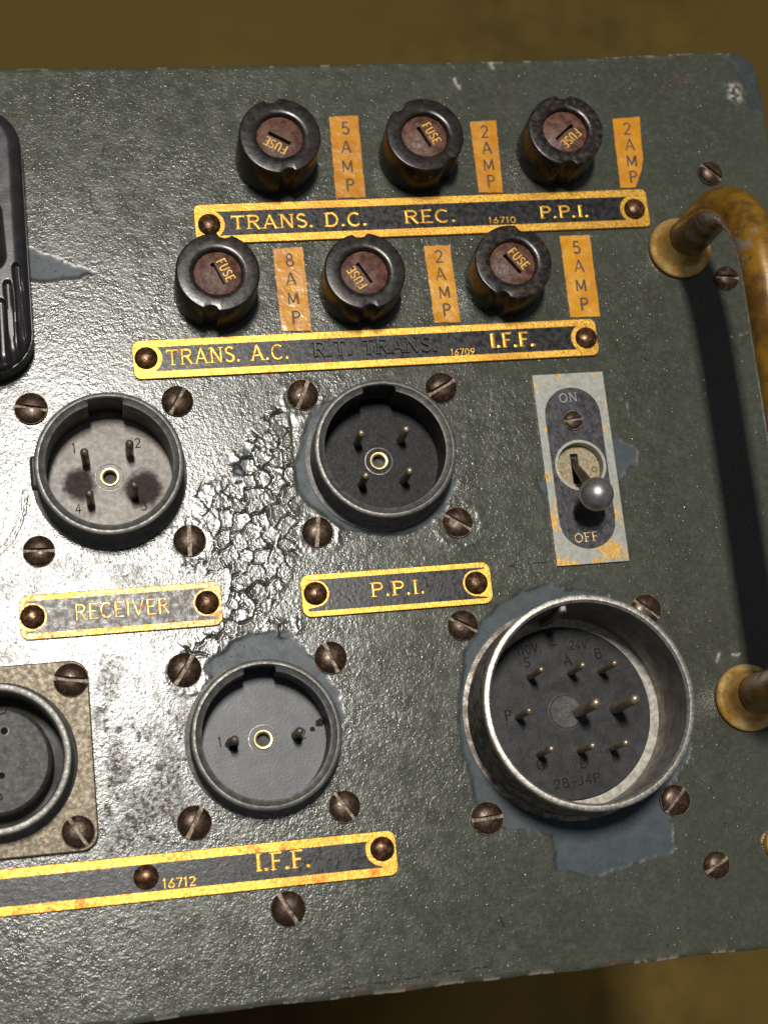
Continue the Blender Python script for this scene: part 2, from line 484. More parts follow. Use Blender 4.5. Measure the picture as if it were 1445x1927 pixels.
STEP = 0.26
xr = 98.6
xs = np.concatenate([np.arange(-150, -76, 2.0), np.arange(-76, xr - STEP / 2, STEP), [xr]])
ny = int(196.5 / STEP)
vv = np.linspace(0, 1, ny)
yb = -98.15 + 0.12 * np.sin(xs / 7.0) + .1 * np.sin(xs / 2.7)
yt = np.interp(xs, [-150, -70, -36, 4, 46, 83.5, 98.6], [98.6, 98.5, 98.1, 97.8, 97.8, 98.7, 98.7])
rc = 4.6
tt = np.clip(xs - (xr - rc), 0, rc)
dc = rc - np.sqrt(np.maximum(rc * rc - tt * tt, 0))
yt = yt - dc; yb = yb + dc
X = np.repeat(xs[None, :], ny, 0)
Y = yb[None, :] + vv[:, None] * (yt - yb)[None, :]
wx = X + (fbm(X, Y, 2.2, 11) - .5) * 1.5
wy = Y + (fbm(X, Y, 2.2, 29) - .5) * 1.5
chip_and_sheen = np.zeros(X.shape)
for poly in (
    [(50, 462), (85, 478), (130, 492), (152, 505), (180, 514), (150, 522), (110, 526), (50, 530)],
    [(629, 750), (592, 768), (568, 820), (556, 869), (561, 921), (582, 950), (619, 975), (665, 1001), (723, 1010), (782, 1000), (828, 973), (862, 905), (725, 860)],
    [(384, 1262), (396, 1240), (431, 1216), (474, 1193), (509, 1187), (549, 1192), (581, 1231), (617, 1277), (640, 1310), (652, 1355), (500, 1390)],
    [(866, 1400), (866, 1301), (876, 1225), (906, 1173), (944, 1132), (992, 1109), (1037, 1098), (1061, 1111), (1103, 1113), (1150, 1120), (1100, 1330),
     (1300, 1400), (1290, 1440), (1243, 1498), (1263, 1550), (1268, 1597), (1259, 1611), (1217, 1617), (1183, 1630), (1133, 1647), (1108, 1656), (1074, 1641),
     (1045, 1643), (1045, 1605), (1037, 1571), (999, 1561), (950, 1563), (898, 1510)],
    [(1130, 820), (1166, 827), (1197, 846), (1192, 876), (1176, 889), (1160, 900), (1130, 880)],
    [(1012, 905), (1030, 905), (1040, 930), (1016, 928)],
    [(438, 871), (457, 863), (454, 842), (467, 845), (462, 874), (457, 892), (439, 893)],
):
    chip_and_sheen = np.maximum(chip_and_sheen, inpoly(wx, wy, mmpoly(poly)).astype(float))
# soften the mask a little
def blur(a, n=1):
    for _ in range(n):
        a = (a + np.roll(a, 1, 0) + np.roll(a, -1, 0) + np.roll(a, 1, 1) + np.roll(a, -1, 1)) / 5
    return a
chip_and_sheen = blur(chip_and_sheen, 2)

corner_sheen = sst(0, .7, blur(inpoly(wx + (fbm(X, Y, 4, 63) - .5) * 5, wy, mmpoly([(1355, 90), (1430, 90), (1450, 230), (1425, 220), (1398, 150)])).astype(float), 10))
chip_and_sheen = np.maximum(chip_and_sheen, corner_sheen * .75)  # bluish reflection on the corner, painted in as colour through this mask
# crackled, blistered paint
cr_poly = mmpoly([(520, 760), (552, 800), (548, 880), (562, 960), (572, 1030), (556, 1075), (524, 1118), (505, 1170), (560, 1170), (575, 1196), (540, 1190), (478, 1188),
                  (440, 1210), (398, 1238), (335, 1228), (338, 1208), (400, 1190), (432, 1165), (426, 1085), (372, 1074), (330, 1078), (335, 1058), (385, 1045), (402, 990),
                  (372, 965), (366, 925), (400, 905), (430, 890), (436, 845), (470, 835), (480, 800)])
inside = blur(inpoly(wx + (fbm(X, Y, 5, 71) - .5) * 5, wy + (fbm(X, Y, 5, 83) - .5) * 5, cr_poly).astype(float), 10)
bx0, by1 = U(240, 740)[:2]; bx1, by0 = U(590, 1250)[:2]
rs = np.random.RandomState(5)
seeds = []
for _ in range(9000):
    q = (rs.uniform(bx0, bx1), rs.uniform(by0, by1))
    md = 2.3 + 2.0 * rs.rand()
    if all((q[0] - a) ** 2 + (q[1] - b) ** 2 > md * md for a, b in seeds):
        seeds.append(q)
reg = (X > bx0) & (X < bx1) & (Y > by0) & (Y < by1)
qx = (X + (fbm(X, Y, 2.6, 3, 3) - .5) * 1.9)[reg]; qy = (Y + (fbm(X, Y, 2.6, 7, 3) - .5) * 1.9)[reg]
d1 = np.full(qx.shape, 1e9); d2 = d1.copy(); idx = np.zeros(qx.shape, int); id2 = idx.copy()
for i, (a, b) in enumerate(seeds):
    d = np.hypot(qx - a, qy - b)
    n1 = d < d1
    n2 = (~n1) & (d < d2)
    id2 = np.where(n1, idx, np.where(n2, i, id2)); d2 = np.where(n1, d1, np.minimum(d2, d)); idx = np.where(n1, i, idx); d1 = np.where(n1, d, d1)
edge = np.full(X.shape, 9.0); edge[reg] = (d2 - d1) * .5
cid = np.zeros(X.shape, int); cid[reg] = idx
pair = np.zeros(X.shape); pair[reg] = ((np.minimum(idx, id2) * 7919 + np.maximum(idx, id2) * 104729) % 1000) / 1000.0
cw = .07 + .22 * fbm(X, Y, 3.0, 17, 3) ** 2 * (.2 + 2.0 * pair ** 2)
ins = np.clip(inside * 1.5 - .15, 0, 1)
gap = (1 - sst(cw * .4, cw * 1.25, edge)) * ins
tilt = rs.uniform(-.022, .022, (len(seeds), 2))
plate_h = ins * (.05 * np.exp(-((edge - cw * 1.2 - .12) / .16) ** 2) + .03) * (1 - gap)
sx_ = np.array(seeds)
plate_h += ins * (1 - gap) * (tilt[cid, 0] * (X - sx_[cid, 0]) + tilt[cid, 1] * (Y - sx_[cid, 1]))
wr = np.abs(vnoise(X * .8 + Y * .6, (Y * .8 - X * .6) * .42, .75, 51) - .5) * 2
plate_h += ins * (1 - gap) * wr * .07 * sst(.40, .6, vnoise(X, Y, 3.2, 61))
hgt = plate_h - .11 * gap
crack = np.clip(gap, 0, 1) * ins * .88
# blistered rings and wrinkles round some screws and plates
for (px, py, r0, w, s) in ((862, 982, 4.6, .9, .09), (598, 1000, 4.0, .6, .09), (357, 1016, 4.3, 1.2, .09), (566, 744, 4.0, .5, .08), (347, 1260, 4.2, .6, .08)):
    c = U(px, py)
    d = np.hypot(X - c.x - .3, Y - c.y + .6)
    hgt += s * np.exp(-((d - r0) / w) ** 2) * vnoise(X, Y, .7, 91)
wp = sst(.0, .5, blur(inpoly(wx, wy, mmpoly([(1160, 690), (1190, 720), (1250, 760), (1262, 800), (1225, 812), (1175, 775)])).astype(float), 14))
hgt += wp * .07 * np.abs(vnoise(X, Y, .8, 33) - .5) * 2 * sst(.4, .7, vnoise(X, Y, 1.6, 35))
hgt += .05 * (fbm(X, Y, 14, 41) - .5)
# paint lip round the chips, chips lie lower
lip = np.clip(blur(chip_and_sheen, 3) * (1 - chip_and_sheen) * 3, 0, 1)
hgt += .015 * lip - .09 * chip_and_sheen
# curved score on the left, like a thread laid in the paint
sc_pts = mmpoly([(50, 930), (47, 960), (38, 990), (22, 1020), (0, 1042), (-20, 1055)])
ds = segdist(X, Y, sc_pts)
hgt += .035 * np.exp(-((ds - .5) / .3) ** 2) - .02 * np.exp(-(ds / .3) ** 2)
# scratches, dark marks
bare = np.zeros(X.shape); rust = np.zeros(X.shape)
for pts, w in (([(168, 355), (172, 385), (185, 408), (198, 425)], .18), ([(196, 270), (193, 292)], .16), ([(263, 335), (254, 355), (252, 370)], .15), ([(231, 336), (236, 341)], .35), ([(232, 378), (258, 420)], .1),
               ([(186, 560), (198, 564)], .22), ([(203, 568), (206, 572)], .2), ([(940, 1725), (948, 1745)], .2), ([(640, 1862), (930, 1818)], .12), ([(1050, 1055), (940, 1068)], .06)):
    crack = np.maximum(crack, .85 * np.exp(-(segdist(X, Y, mmpoly(pts)) / w) ** 2) * sst(.2, .5, vnoise(X, Y, .8, 15)))
for pts, w in (([(857, 148), (864, 166)], .35), ([(925, 116), (927, 124)], .5), ([(1378, 632), (1406, 626)], .22), ([(1350, 1240), (1353, 1232)], .4), ([(1378, 165), (1388, 182)], 1.2), ([(1374, 180), (1390, 165)], .8),
               ([(1260, 100), (1300, 98)], .35), ([(1330, 97), (1380, 99)], .3), ([(1380, 1230), (1392, 1228)], .25)):
    bare = np.maximum(bare, .9 * np.exp(-(segdist(wx, wy, mmpoly(pts)) / w) ** 2) * sst(.3, .55, vnoise(X, Y, .7, 19)))
eb = Y - yb[None, :]
et = yt[None, :] - Y
rust = np.maximum(rust, sst(.60, .68, fbm(X, Y, 3, 23)) * np.exp(-eb / 1.3) * .7)
rust = np.maximum(rust, .5 * np.exp(-(np.hypot(X - U(1290, 152).x, (Y - U(1290, 152).y) * 1.6) / 2.0) ** 2) * sst(.4, .6, fbm(X, Y, 2, 77)))
bare = np.maximum(bare, sst(.60, .66, fbm(X, Y, 2.4, 37)) * np.exp(-np.minimum(et, eb) / .35) * .8)
# dirt pits on the lower left
dirt_reg = sst(0, .8, blur(inpoly(X, Y, mmpoly([(180, 1330), (330, 1340), (360, 1440), (380, 1520), (300, 1590), (190, 1600)])).astype(float), 12))
crack = np.maximum(crack, .8 * dirt_reg * sst(.74, .80, vnoise(X, Y, .8, 57)))
edge_d = np.minimum(np.minimum(et, eb), xr - X)
# worn and stained zones, dark outlines where the paint broke away
stain = np.zeros(X.shape)
for poly, k in (([(170, 1230), (330, 1230), (370, 1400), (390, 1580), (330, 1640), (180, 1630), (190, 1450)], .9), ([(60, 1060), (330, 1050), (330, 1100), (40, 1110)], .5), ([(-40, 1040), (30, 1060), (20, 1250), (-40, 1250)], .6),
                ([(380, 1240), (340, 1320), (335, 1420), (350, 1500), (380, 1540), (330, 1500), (310, 1380), (340, 1270)], .9), ([(100, 1640), (420, 1690), (380, 1720), (90, 1740)], .5), ([(1230, 130), (1300, 140), (1290, 190), (1210, 190)], .4)):
    stain = np.maximum(stain, k * sst(.36, .60, fbm(X, Y, 5, 97, 5)) * blur(inpoly(wx + (fbm(X, Y, 7, 5) - .5) * 6, wy + (fbm(X, Y, 7, 9) - .5) * 6, mmpoly(poly)).astype(float), 16))
outl = np.clip(chip_and_sheen * (1 - chip_and_sheen) * 4, 0, 1) * sst(.35, .6, fbm(X, Y, 2.5, 43))
crack = np.maximum(crack, .4 * outl)
hgt -= .35 * np.clip(1 - edge_d / .9, 0, 1) ** 2
hgt -= 1.2 * np.clip(1 - np.hypot(X - 99, Y - 98.6) / 13, 0, 1) ** 2     # the knocked corner droops a little

nx = len(xs)
nv = nx * ny
verts = np.stack([X, Y, hgt], -1).reshape(-1, 3)
ii = np.arange(nv).reshape(ny, nx)
quads = np.stack([ii[:-1, :-1], ii[:-1, 1:], ii[1:, 1:], ii[1:, :-1]], -1).reshape(-1, 4)
qc = verts[quads].mean(1)
keep = np.ones(len(quads), bool)
for c, r in ((REC, 13.2), (PPI, 13.2), (IFF, 13.2), (BIG, 19.6), (LFT, 13.0), (HOLE, 5.0)):
    keep &= np.hypot(qc[:, 0] - c[0], qc[:, 1] - c[1]) > r
quads = quads[keep]
# skirt round the sheet
loop = np.concatenate([ii[0, :], ii[1:, -1], ii[-1, -2::-1], ii[-2:0:-1, 0]])
low = verts[loop] * 1.0; low[:, 2] = -3.0
verts = np.concatenate([verts, low])
n = len(loop)
k = np.arange(n); k2 = (k + 1) % n
skirt = np.stack([loop[k2], loop[k], nv + k, nv + k2], -1)
allq = np.concatenate([quads, skirt])
me = bpy.data.meshes.new('panel')
me.vertices.add(len(verts)); me.vertices.foreach_set('co', (verts * K).astype(np.float32).ravel())
me.loops.add(len(allq) * 4); me.loops.foreach_set('vertex_index', allq.astype(np.int32).ravel())
me.polygons.add(len(allq))
me.polygons.foreach_set('loop_start', np.arange(0, len(allq) * 4, 4, dtype=np.int32))
me.polygons.foreach_set('use_smooth', np.concatenate([np.ones(len(quads), bool), np.zeros(len(skirt), bool)]))
me.materials.append(M['panel']); me.materials.append(M['edge'])
me.polygons.foreach_set('material_index', np.concatenate([np.zeros(len(quads), np.int32), np.ones(len(skirt), np.int32)]))
me.update(calc_edges=True)
for nm, a in (('chip_and_sheen', chip_and_sheen), ('crack', crack), ('bare', bare), ('rust', rust), ('stain', stain)):
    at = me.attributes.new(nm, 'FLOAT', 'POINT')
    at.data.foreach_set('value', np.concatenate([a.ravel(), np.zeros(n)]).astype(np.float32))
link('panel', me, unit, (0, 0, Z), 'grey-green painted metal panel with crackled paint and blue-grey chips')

# ------------------------------------------------------------------ lettering drawn with strokes
def arc(cx, cy, rx, ry, a0, a1, n=12):
    return [(cx + rx * math.cos(math.radians(a0 + (a1 - a0) * k / n)), cy + ry * math.sin(math.radians(a0 + (a1 - a0) * k / n))) for k in range(n + 1)]
# glyph: (width, [(points, weight)], [serif spots (x, y)])
G = {
 'T': (.78, [([(.39, 0), (.39, 1)], 1), ([(.02, .96), (.76, .96)], .8)], [(.39, 0), ('v', .03, .9), ('v', .75, .9)]),
 'R': (.80, [([(.14, 0), (.14, 1)], 1), ([(.14, .96), (.42, .96)] + arc(.42, .74, .24, .22, 90, -90) + [(.14, .52)], .8), ([(.40, .52), (.72, .0)], 1)], [(.14, 0), (.74, 0), (.1, 1)]),
 'A': (.86, [([(.08, 0), (.43, 1)], .65), ([(.43, 1), (.78, 0)], 1), ([(.22, .33), (.64, .33)], .6)], [(.08, 0), (.78, 0)]),
 'N': (.86, [([(.14, 0), (.14, 1)], .7), ([(.14, 1), (.72, 0)], 1), ([(.72, 0), (.72, 1)], .7)], [(.14, 0), (.1, 1), (.72, 1)]),
 'S': (.64, [(arc(.32, .75, .23, .21, 25, 270, 14) + arc(.32, .27, .25, .23, 85, -155, 14), .85)], []),
 'D': (.84, [([(.14, 0), (.14, 1)], 1), ([(.14, .96), (.36, .96)] + arc(.36, .5, .36, .46, 90, -90, 16) + [(.14, .04)], .85)], [(.1, 0), (.1, 1)]),
 'C': (.80, [(arc(.44, .5, .36, .46, 48, 312, 20), .9)], []),
 'E': (.68, [([(.14, 0), (.14, 1)], 1), ([(.14, .96), (.62, .96)], .75), ([(.14, .51), (.52, .51)], .7), ([(.14, .04), (.64, .04)], .75)], [(.1, 0), (.1, 1)]),
 'P': (.72, [([(.14, 0), (.14, 1)], 1), ([(.14, .96), (.40, .96)] + arc(.40, .73, .24, .23, 90, -90) + [(.14, .5)], .8)], [(.14, 0), (.1, 1)]),
 'I': (.34, [([(.17, 0), (.17, 1)], 1.1)], [(.17, 0), (.17, 1)]),
 'F': (.66, [([(.14, 0), (.14, 1)], 1), ([(.14, .96), (.60, .96)], .75), ([(.14, .51), (.50, .51)], .7)], [(.14, 0), (.1, 1)]),
 'U': (.80, [([(.14, 1), (.14, .32)] + arc(.40, .32, .26, .29, 180, 360, 12) + [(.66, .32), (.66, 1)], .9)], [(.14, 1), (.66, 1)]),
 'V': (.80, [([(.06, 1), (.40, 0)], 1), ([(.40, 0), (.74, 1)], .7)], [(.08, 1), (.72, 1)]),
 'M': (.98, [([(.12, 0), (.14, 1)], .8), ([(.14, 1), (.49, .15)], .9), ([(.49, .15), (.84, 1)], .8), ([(.84, 1), (.86, 0)], .9)], [(.12, 0), (.86, 0)]),
 'O': (.88, [(arc(.44, .5, .36, .46, 0, 360, 26), .9)], []),
 'B': (.72, [([(.14, 0), (.14, 1)], 1), ([(.14, .96), (.38, .96)] + arc(.38, .75, .20, .21, 90, -90) + [(.14, .53)], .8), ([(.38, .53)] + arc(.38, .28, .25, .25, 90, -90) + [(.14, .03)], .8)], []),
 'G': (.84, [(arc(.44, .5, .36, .46, 48, 330, 20) + [(.74, .42), (.50, .42)], .9)], []),
 'H': (.82, [([(.14, 0), (.14, 1)], 1), ([(.68, 0), (.68, 1)], 1), ([(.14, .52), (.68, .52)], .7)], []),
 'L': (.64, [([(.14, 1), (.14, .04), (.60, .04)], .9)], []),
 'J': (.56, [([(.42, 1), (.42, .26)] + arc(.24, .26, .18, .22, 0, -160, 10), .9)], []),
 '1': (.40, [([(.08, .80), (.22, .98), (.22, 0)], 1)], []),
 '2': (.62, [(arc(.31, .72, .24, .24, 165, -35, 12) + [(.08, .04), (.58, .04)], .9)], []),
 '3': (.60, [(arc(.28, .74, .22, .22, 150, -80, 12), .9), (arc(.28, .28, .25, .25, 80, -150, 12), .9)], []),
 '4': (.64, [([(.44, 0), (.44, 1), (.06, .30), (.62, .30)], .85)], []),
 '5': (.62, [([(.54, .96), (.16, .96), (.12, .56)] + arc(.30, .31, .26, .28, 105, -150, 14), .9)], []),
 '6': (.64, [([(.50, .98), (.16, .52)] + arc(.33, .29, .24, .25, 150, -210, 18), .9)], []),
 '7': (.60, [([(.06, .96), (.56, .96), (.22, 0)], .9)], []),
 '8': (.64, [(arc(.32, .74, .20, .22, 0, 360, 18), .9), (arc(.32, .27, .25, .25, 0, 360, 18), .9)], []),
 '9': (.64, [([(.16, .02), (.50, .48)] + arc(.31, .71, .24, .25, -30, -390, 18), .9)], []),
 '0': (.66, [(arc(.33, .5, .25, .46, 0, 360, 22), .9)], []),
 '-': (.60, [([(.08, .45), (.52, .45)], .8)], []),
 '.': (.26, [([(.13, .0), (.13, .15)], 1.25)], []),
 ' ': (.45, [], []),
}
def ribbon(mb, pts, w, z0, z1, tf):
    n = len(pts)
    closed = n > 2 and math.hypot(pts[0][0] - pts[-1][0], pts[0][1] - pts[-1][1]) < 1e-6
    L, R = [], []
    for i in range(n):
        a = pts[i - 1] if i > 0 else (pts[-2] if closed else pts[0])
        b = pts[i + 1] if i < n - 1 else (pts[1] if closed else pts[-1])
        p = pts[i]
        d1 = Vector((p[0] - a[0], p[1] - a[1])); d2 = Vector((b[0] - p[0], b[1] - p[1]))
        if d1.length < 1e-9: d1 = d2
        if d2.length < 1e-9: d2 = d1
        d1.normalize(); d2.normalize()
        t = d1 + d2
        if t.length < .3: t = d2
        t.normalize()
        nn = Vector((-t.y, t.x))
        k = 1 / max(.5, abs(nn.dot(Vector((-d1.y, d1.x)))))
        L.append((p[0] + nn.x * w / 2 * k, p[1] + nn.y * w / 2 * k)); R.append((p[0] - nn.x * w / 2 * k, p[1] - nn.y * w / 2 * k))
    L = [tf(*q) for q in L]; R = [tf(*q) for q in R]
    def ease(p, q, t): return (p[0] + (q[0] - p[0]) * t, p[1] + (q[1] - p[1]) * t)
    zm = z1 - (z1 - z0) * .45
    rings = []
    for l_, r in zip(L, R):
        a, b = ease(r, l_, .2), ease(l_, r, .2)
        rings.append([(r[0], r[1], z0), (r[0], r[1], zm), (a[0], a[1], z1), (b[0], b[1], z1), (l_[0], l_[1], zm), (l_[0], l_[1], z0)])
    mb.loft(rings, closed=True, cap0=True, cap1=True)

def lettering(mb, s, origin, direction, height, width=None, weight=.15, serif=False, z0=0.0, z1=.1, gap=.10):
    """origin: baseline start (x, y); direction: unit vector along the line; width: length of the line in mm"""
    nat = sum(G[c][0] for c in s) + gap * (len(s) - 1)
    kx = height if width is None else width / nat
    ux, uy = direction
    x = 0.0; zi = 0
    for c in s:
        w, strokes, sf = G[c]
        def tf(a, b, x=x):
            lx, ly = (x + a) * kx, b * height
            return (origin[0] + ux * lx - uy * ly, origin[1] + uy * lx + ux * ly)
        def st(pts, ww):
            nonlocal zi
            asp = kx / height
            P = [(a, b) for a, b in pts]
            def tf2(a, b): return tf(a / asp, b)
            ribbon(mb, [(a * asp, b) for a, b in P], ww, z0, z1 + .006 * (zi % 9), tf2)
            zi += 1
        for pts, ww in strokes: st(pts, weight * ww)
        if serif:
            for q in sf:
                if q[0] == 'v': st([(q[1], q[2] - .12), (q[1], q[2] + .08)], .07)
                else:
                    y = .035 if q[1] == 0 else .965
                    st([(q[0] - .15, y), (q[0] + .15, y)], .075)
        x += w + gap

# ------------------------------------------------------------------ screws
def screw_mesh(R, h, sl, name):
    mb = MB()
    def dome(x, y):
        q = min(1.0, math.hypot(x, y) / R)
        return .25 + (h - .25) * math.sqrt(max(0.0, 1 - q ** 2.4))
    nu, nvv = 18, 7
    for sgn in (1, -1):
        xm = math.sqrt(R * R - sl * sl)
        rows = []
        for j in range(nvv + 1):
            row = []
            for i in range(nu + 1):
                x = -xm * math.cos(math.pi * i / nu)
                yo = math.sqrt(max(0, R * R - x * x))
                t = j / nvv
                t = 1 - (1 - t) ** 1.6
                y = sl + (max(yo, sl) - sl) * t
                row.append((x * sgn, y * sgn, dome(x, y)))
            rows.append(row)
        wall = [(x, y, .30) for x, y, z in rows[0]]
        skirt = [(x, y, -.15) for x, y, z in rows[-1]]
        mb.loft([wall] + rows + [skirt], closed=False)
    c = [(R * .985 * math.cos(2 * math.pi * k / 32), R * .985 * math.sin(2 * math.pi * k / 32)) for k in range(32)]
    mb.loft([[(x, y, -.15) for x, y in c], [(x, y, min(.62, h * .5)) for x, y in c]], cap1=True, mi=1)
    return mb.mesh(name, [M['screw'], M['slot']], 40)
SM = {'l': screw_mesh(3.3, 1.75, .42, 'screw'), 'l1': screw_mesh(3.25, 1.55, .36, 'screw_flat'), 'l2': screw_mesh(3.38, 1.95, .46, 'screw_tall'), 'm': screw_mesh(2.8, 1.7, .40, 'screw_medium'), 's': screw_mesh(2.15, 1.1, .30, 'screw_small')}
def screw(px, py, ang, size='l', z=0.0):
    c = U(px, py, z + 1.0)
    if size == 'l': size = random.choice(('l', 'l1', 'l2'))
    o = link('screw', SM[size], unit, (c.x, c.y, Z + z), rz=math.radians(ang))
    o.scale = (random.uniform(.96, 1.04),) * 3
    o.rotation_euler[0] = random.uniform(-.04, .04); o.rotation_euler[1] = random.uniform(-.04, .04)
    return o
for a in ((58, 767, -12), (334, 753, 58), (73, 1036, -3), (357, 1016, 88),
          (570, 741, 65), (831, 728, 27), (598, 1000, 82), (862, 982, -35),
          (347, 1260, 55), (623, 1237, -70), (366, 1549, 60), (649, 1518, -58),
          (872, 1176, -30), (1217, 1146, -40), (918, 1540, 3), (1272, 1506, 45), (543, 1711, -62)):
    screw(*a)
for a in ((1338, 323, -43), (1369, 521, -5), (1350, 1628, 28)):
    screw(*a, size='m')
for a in ((133, 1279, -10), (147, 1566, -60)):
    screw(*a, z=1.5)

def dome_mb(R, h, n=28):
    mb = MB()
    prof = [(R, -.1), (R, .15)] + [(R * math.cos(math.radians(t)), .15 + (h - .15) * math.sin(math.radians(t))) for t in (18, 36, 54, 70, 82)]
    mb.lathe(prof, n, cap1=True)
    return mb
RIV = dome_mb(2.4, 1.35).mesh('rivet', M['rivet'], 50)

# ------------------------------------------------------------------ nameplates
PZ = .7
def nameplate(label, corners, rivets, border, field_x, rhole, words, mat='brass', enamel='enamel', corner=1.2):
    """corners: TL, TR, BL, BR pixels; words: (text, x0, y0, x1, y1, cap pixels, weight, serif, material)"""
    q = [U(a, b, PZ) for a, b in corners]
    x0 = (q[0].x + q[2].x) / 2; x1 = (q[1].x + q[3].x) / 2
    y1 = (q[0].y + q[1].y) / 2; y0 = (q[2].y + q[3].y) / 2
    tx, ty = q[1].x - q[0].x, q[1].y - q[0].y
    cx, cy = (x0 + x1) / 2, (y0 + y1) / 2
    w, h = (x1 - x0) / 2, (y1 - y0) / 2
    mb = MB(); mb.prism(rrect(-w, -h, w, h, corner, 4), 0, PZ, .12)
    pl = part(mb, 'nameplate', M[mat], (cx, cy, 0), label)
    rv = [(U(a, b, PZ + .6).x - cx, U(a, b, PZ + .6).y - cy) for a, b in rivets]
    fy0, fy1 = -h + border, h - border
    fl_, fr = field_x[0] + -w, w - field_x[1]
    ysn = 22
    left, right = [], []
    for k in range(ysn + 1):
        y = fy0 + (fy1 - fy0) * k / ysn
        a, b = fl_, fr
        for (rx, ry) in rv:
            if abs(y - ry) < rhole:
                e = math.sqrt(rhole ** 2 - (y - ry) ** 2)
                if rx < -w * .6: a = max(a, rx + e)
                elif rx > w * .6: b = min(b, rx - e)
        left.append((a, y)); right.append((b, y))
    mb = MB(); mb.prism(right + left[::-1], PZ - .05, PZ + .035)
    mb.build('enamel_field', M[enamel], pl, (0, 0, 0), 0)
    for (rx, ry) in rv:
        link('rivet', RIV, pl, (rx, ry, PZ))
    for (t, a0, b0, a1, b1, cap, wt, sf, mt) in words:
        A, B = U(a0, b0, PZ), U(a1, b1, PZ)
        d = Vector((B.x - A.x, B.y - A.y)); L = d.length; d.normalize()
        mb = MB()
        lettering(mb, t, (A.x - cx, A.y - cy), (d.x, d.y), cap / 9.2, L, wt * 1.36, sf, PZ, PZ + (.55 if mt == 'enamel_lump' else .14))
        mb.build('lettering', M[mt], pl, (0, 0, 0), 30)
    return pl

nameplate('long brass and black nameplate reading TRANS. D.C., REC., 16710 and P.P.I.', [(364, 384), (1217, 355), (368, 457), (1223, 428)], [(394, 420), (1195, 391)], 1.75, (3.2, 3.2), 3.25,
          [('TRANS. D.C.', 436, 432, 692, 424, 29, .17, True, 'brass'), ('REC.', 762, 421, 859, 417, 28, .17, True, 'brass'),
           ('16710', 919, 420, 971, 419, 13, .16, False, 'brass'), ('P.P.I.', 1017, 411, 1109, 408, 26, .18, True, 'brass')])
nameplate('long brass and black nameplate reading TRANS. A.C., overpainted R.T. TRANS., 16709 and I.F.F.', [(247, 642), (1118, 598), (253, 714), (1130, 668)], [(275, 672), (1104, 634)], 1.55, (3.0, 3.4), 3.3,
          [('TRANS. A.C.', 314, 688, 545, 675, 31, .15, True, 'brass'), ('R.T. TRANS.', 590, 672, 822, 661, 30, .16, True, 'enamel_lump'),
           ('16709', 848, 669, 894, 667, 13, .15, False, 'brass'), ('I.F.F.', 924, 655, 1007, 651, 30, .19, True, 'brass')], corner=1.5)
nameplate('small tarnished brass nameplate reading RECEIVER', [(33, 1121), (416, 1093), (40, 1206), (420, 1176)], [(61, 1160), (390, 1133)], 1.25, (1.2, 1.2), 2.75,
          [('RECEIVER', 141, 1168, 320, 1154, 29, .13, False, 'brass_tarnished')], 'brass_tarnished', 'enamel_brown', 1.8)
nameplate('small brass and black nameplate reading P.P.I.', [(563, 1082), (921, 1057), (571, 1162), (929, 1136)], [(594, 1116), (897, 1096)], 1.15, (1.2, 1.2), 2.75,
          [('P.P.I.', 699, 1124, 801, 1117, 27, .16, True, 'brass')], corner=1.8)
nameplate('long brass nameplate reading 16712 and I.F.F. with a rivet at mid-length', [(-260, 1673), (742, 1553), (-260, 1759), (750, 1643)], [(720, 1598), (275, 1651)], 1.75, (3.2, 3.0), 3.3,
          [('16712', 306, 1673, 369, 1667, 16, .17, False, 'brass'), ('I.F.F.', 482, 1641, 586, 1632, 31, .18, True, 'brass')], 'brass_rust', corner=1.6)

# ------------------------------------------------------------------ tape labels
def tape(label, quad, word, extra=None, spots=None):
    pts = [U(a, b, .15) for a, b in quad]
    cx = sum(p.x for p in pts) / len(pts); cy = sum(p.y for p in pts) / len(pts)
    poly = [(p.x - cx, p.y - cy) for p in pts]
    # roughen the outline
    out = []
    for i in range(len(poly)):
        a, b = poly[i], poly[(i + 1) % len(poly)]
        nseg = max(2, int(math.hypot(b[0] - a[0], b[1] - a[1]) / .7))
        for k in range(nseg):
            t = k / nseg
            j = .07 if k else 0
            out.append((a[0] + (b[0] - a[0]) * t + random.uniform(-j, j), a[1] + (b[1] - a[1]) * t + random.uniform(-j, j)))
    area = sum(out[i - 1][0] * out[i][1] - out[i][0] * out[i - 1][1] for i in range(len(out)))
    if area < 0: out.reverse()
    mb = MB(); mb.prism(out, 0, .24)
    o = part(mb, 'tape_label', M['tape'], (cx, cy, 0), label, 0)
    TL, TR, BL = (U(*quad[0]), U(*quad[1]), U(*quad[-1]))
    dn = Vector((BL.x - TL.x, BL.y - TL.y)); ln = dn.length; dn.normalize()
    dr = Vector((-dn.y, dn.x))
    w = Vector((TR.x - TL.x, TR.y - TL.y)).length
    mb = MB()
    hts = spots or (.15, .38, .62, .85)
    for c, t in zip(word, hts):
        ch = 2.9 if c not in 'M' else 2.7
        cw = G[c][0] * ch * .95
        b = Vector((TL.x - cx, TL.y - cy)) + dn * (ln * t + ch / 2) + dr * (w / 2 - cw / 2 + .0)
        lettering(mb, c, (b.x + random.uniform(-.15, .15), b.y), (dr.x, dr.y), ch, cw, random.uniform(.155, .20), False, .2, .255)
    mb.build('ink_lettering', M['ink'], o, (0, 0, 0), 0)
tape('amber 5 AMP tape label above TRANS. D.C.', [(619, 219), (673, 217), (688, 371), (632, 372)], '5AMP')
tape('amber 2 AMP tape label above REC.', [(884, 229), (933, 226), (946, 362), (901, 362)], '2AMP')
tape('amber 2 AMP tape label with a torn edge above P.P.I.', [(1152, 223), (1203, 219), (1206, 260), (1210, 299), (1206, 322), (1196, 352), (1167, 353)], '2AMP')
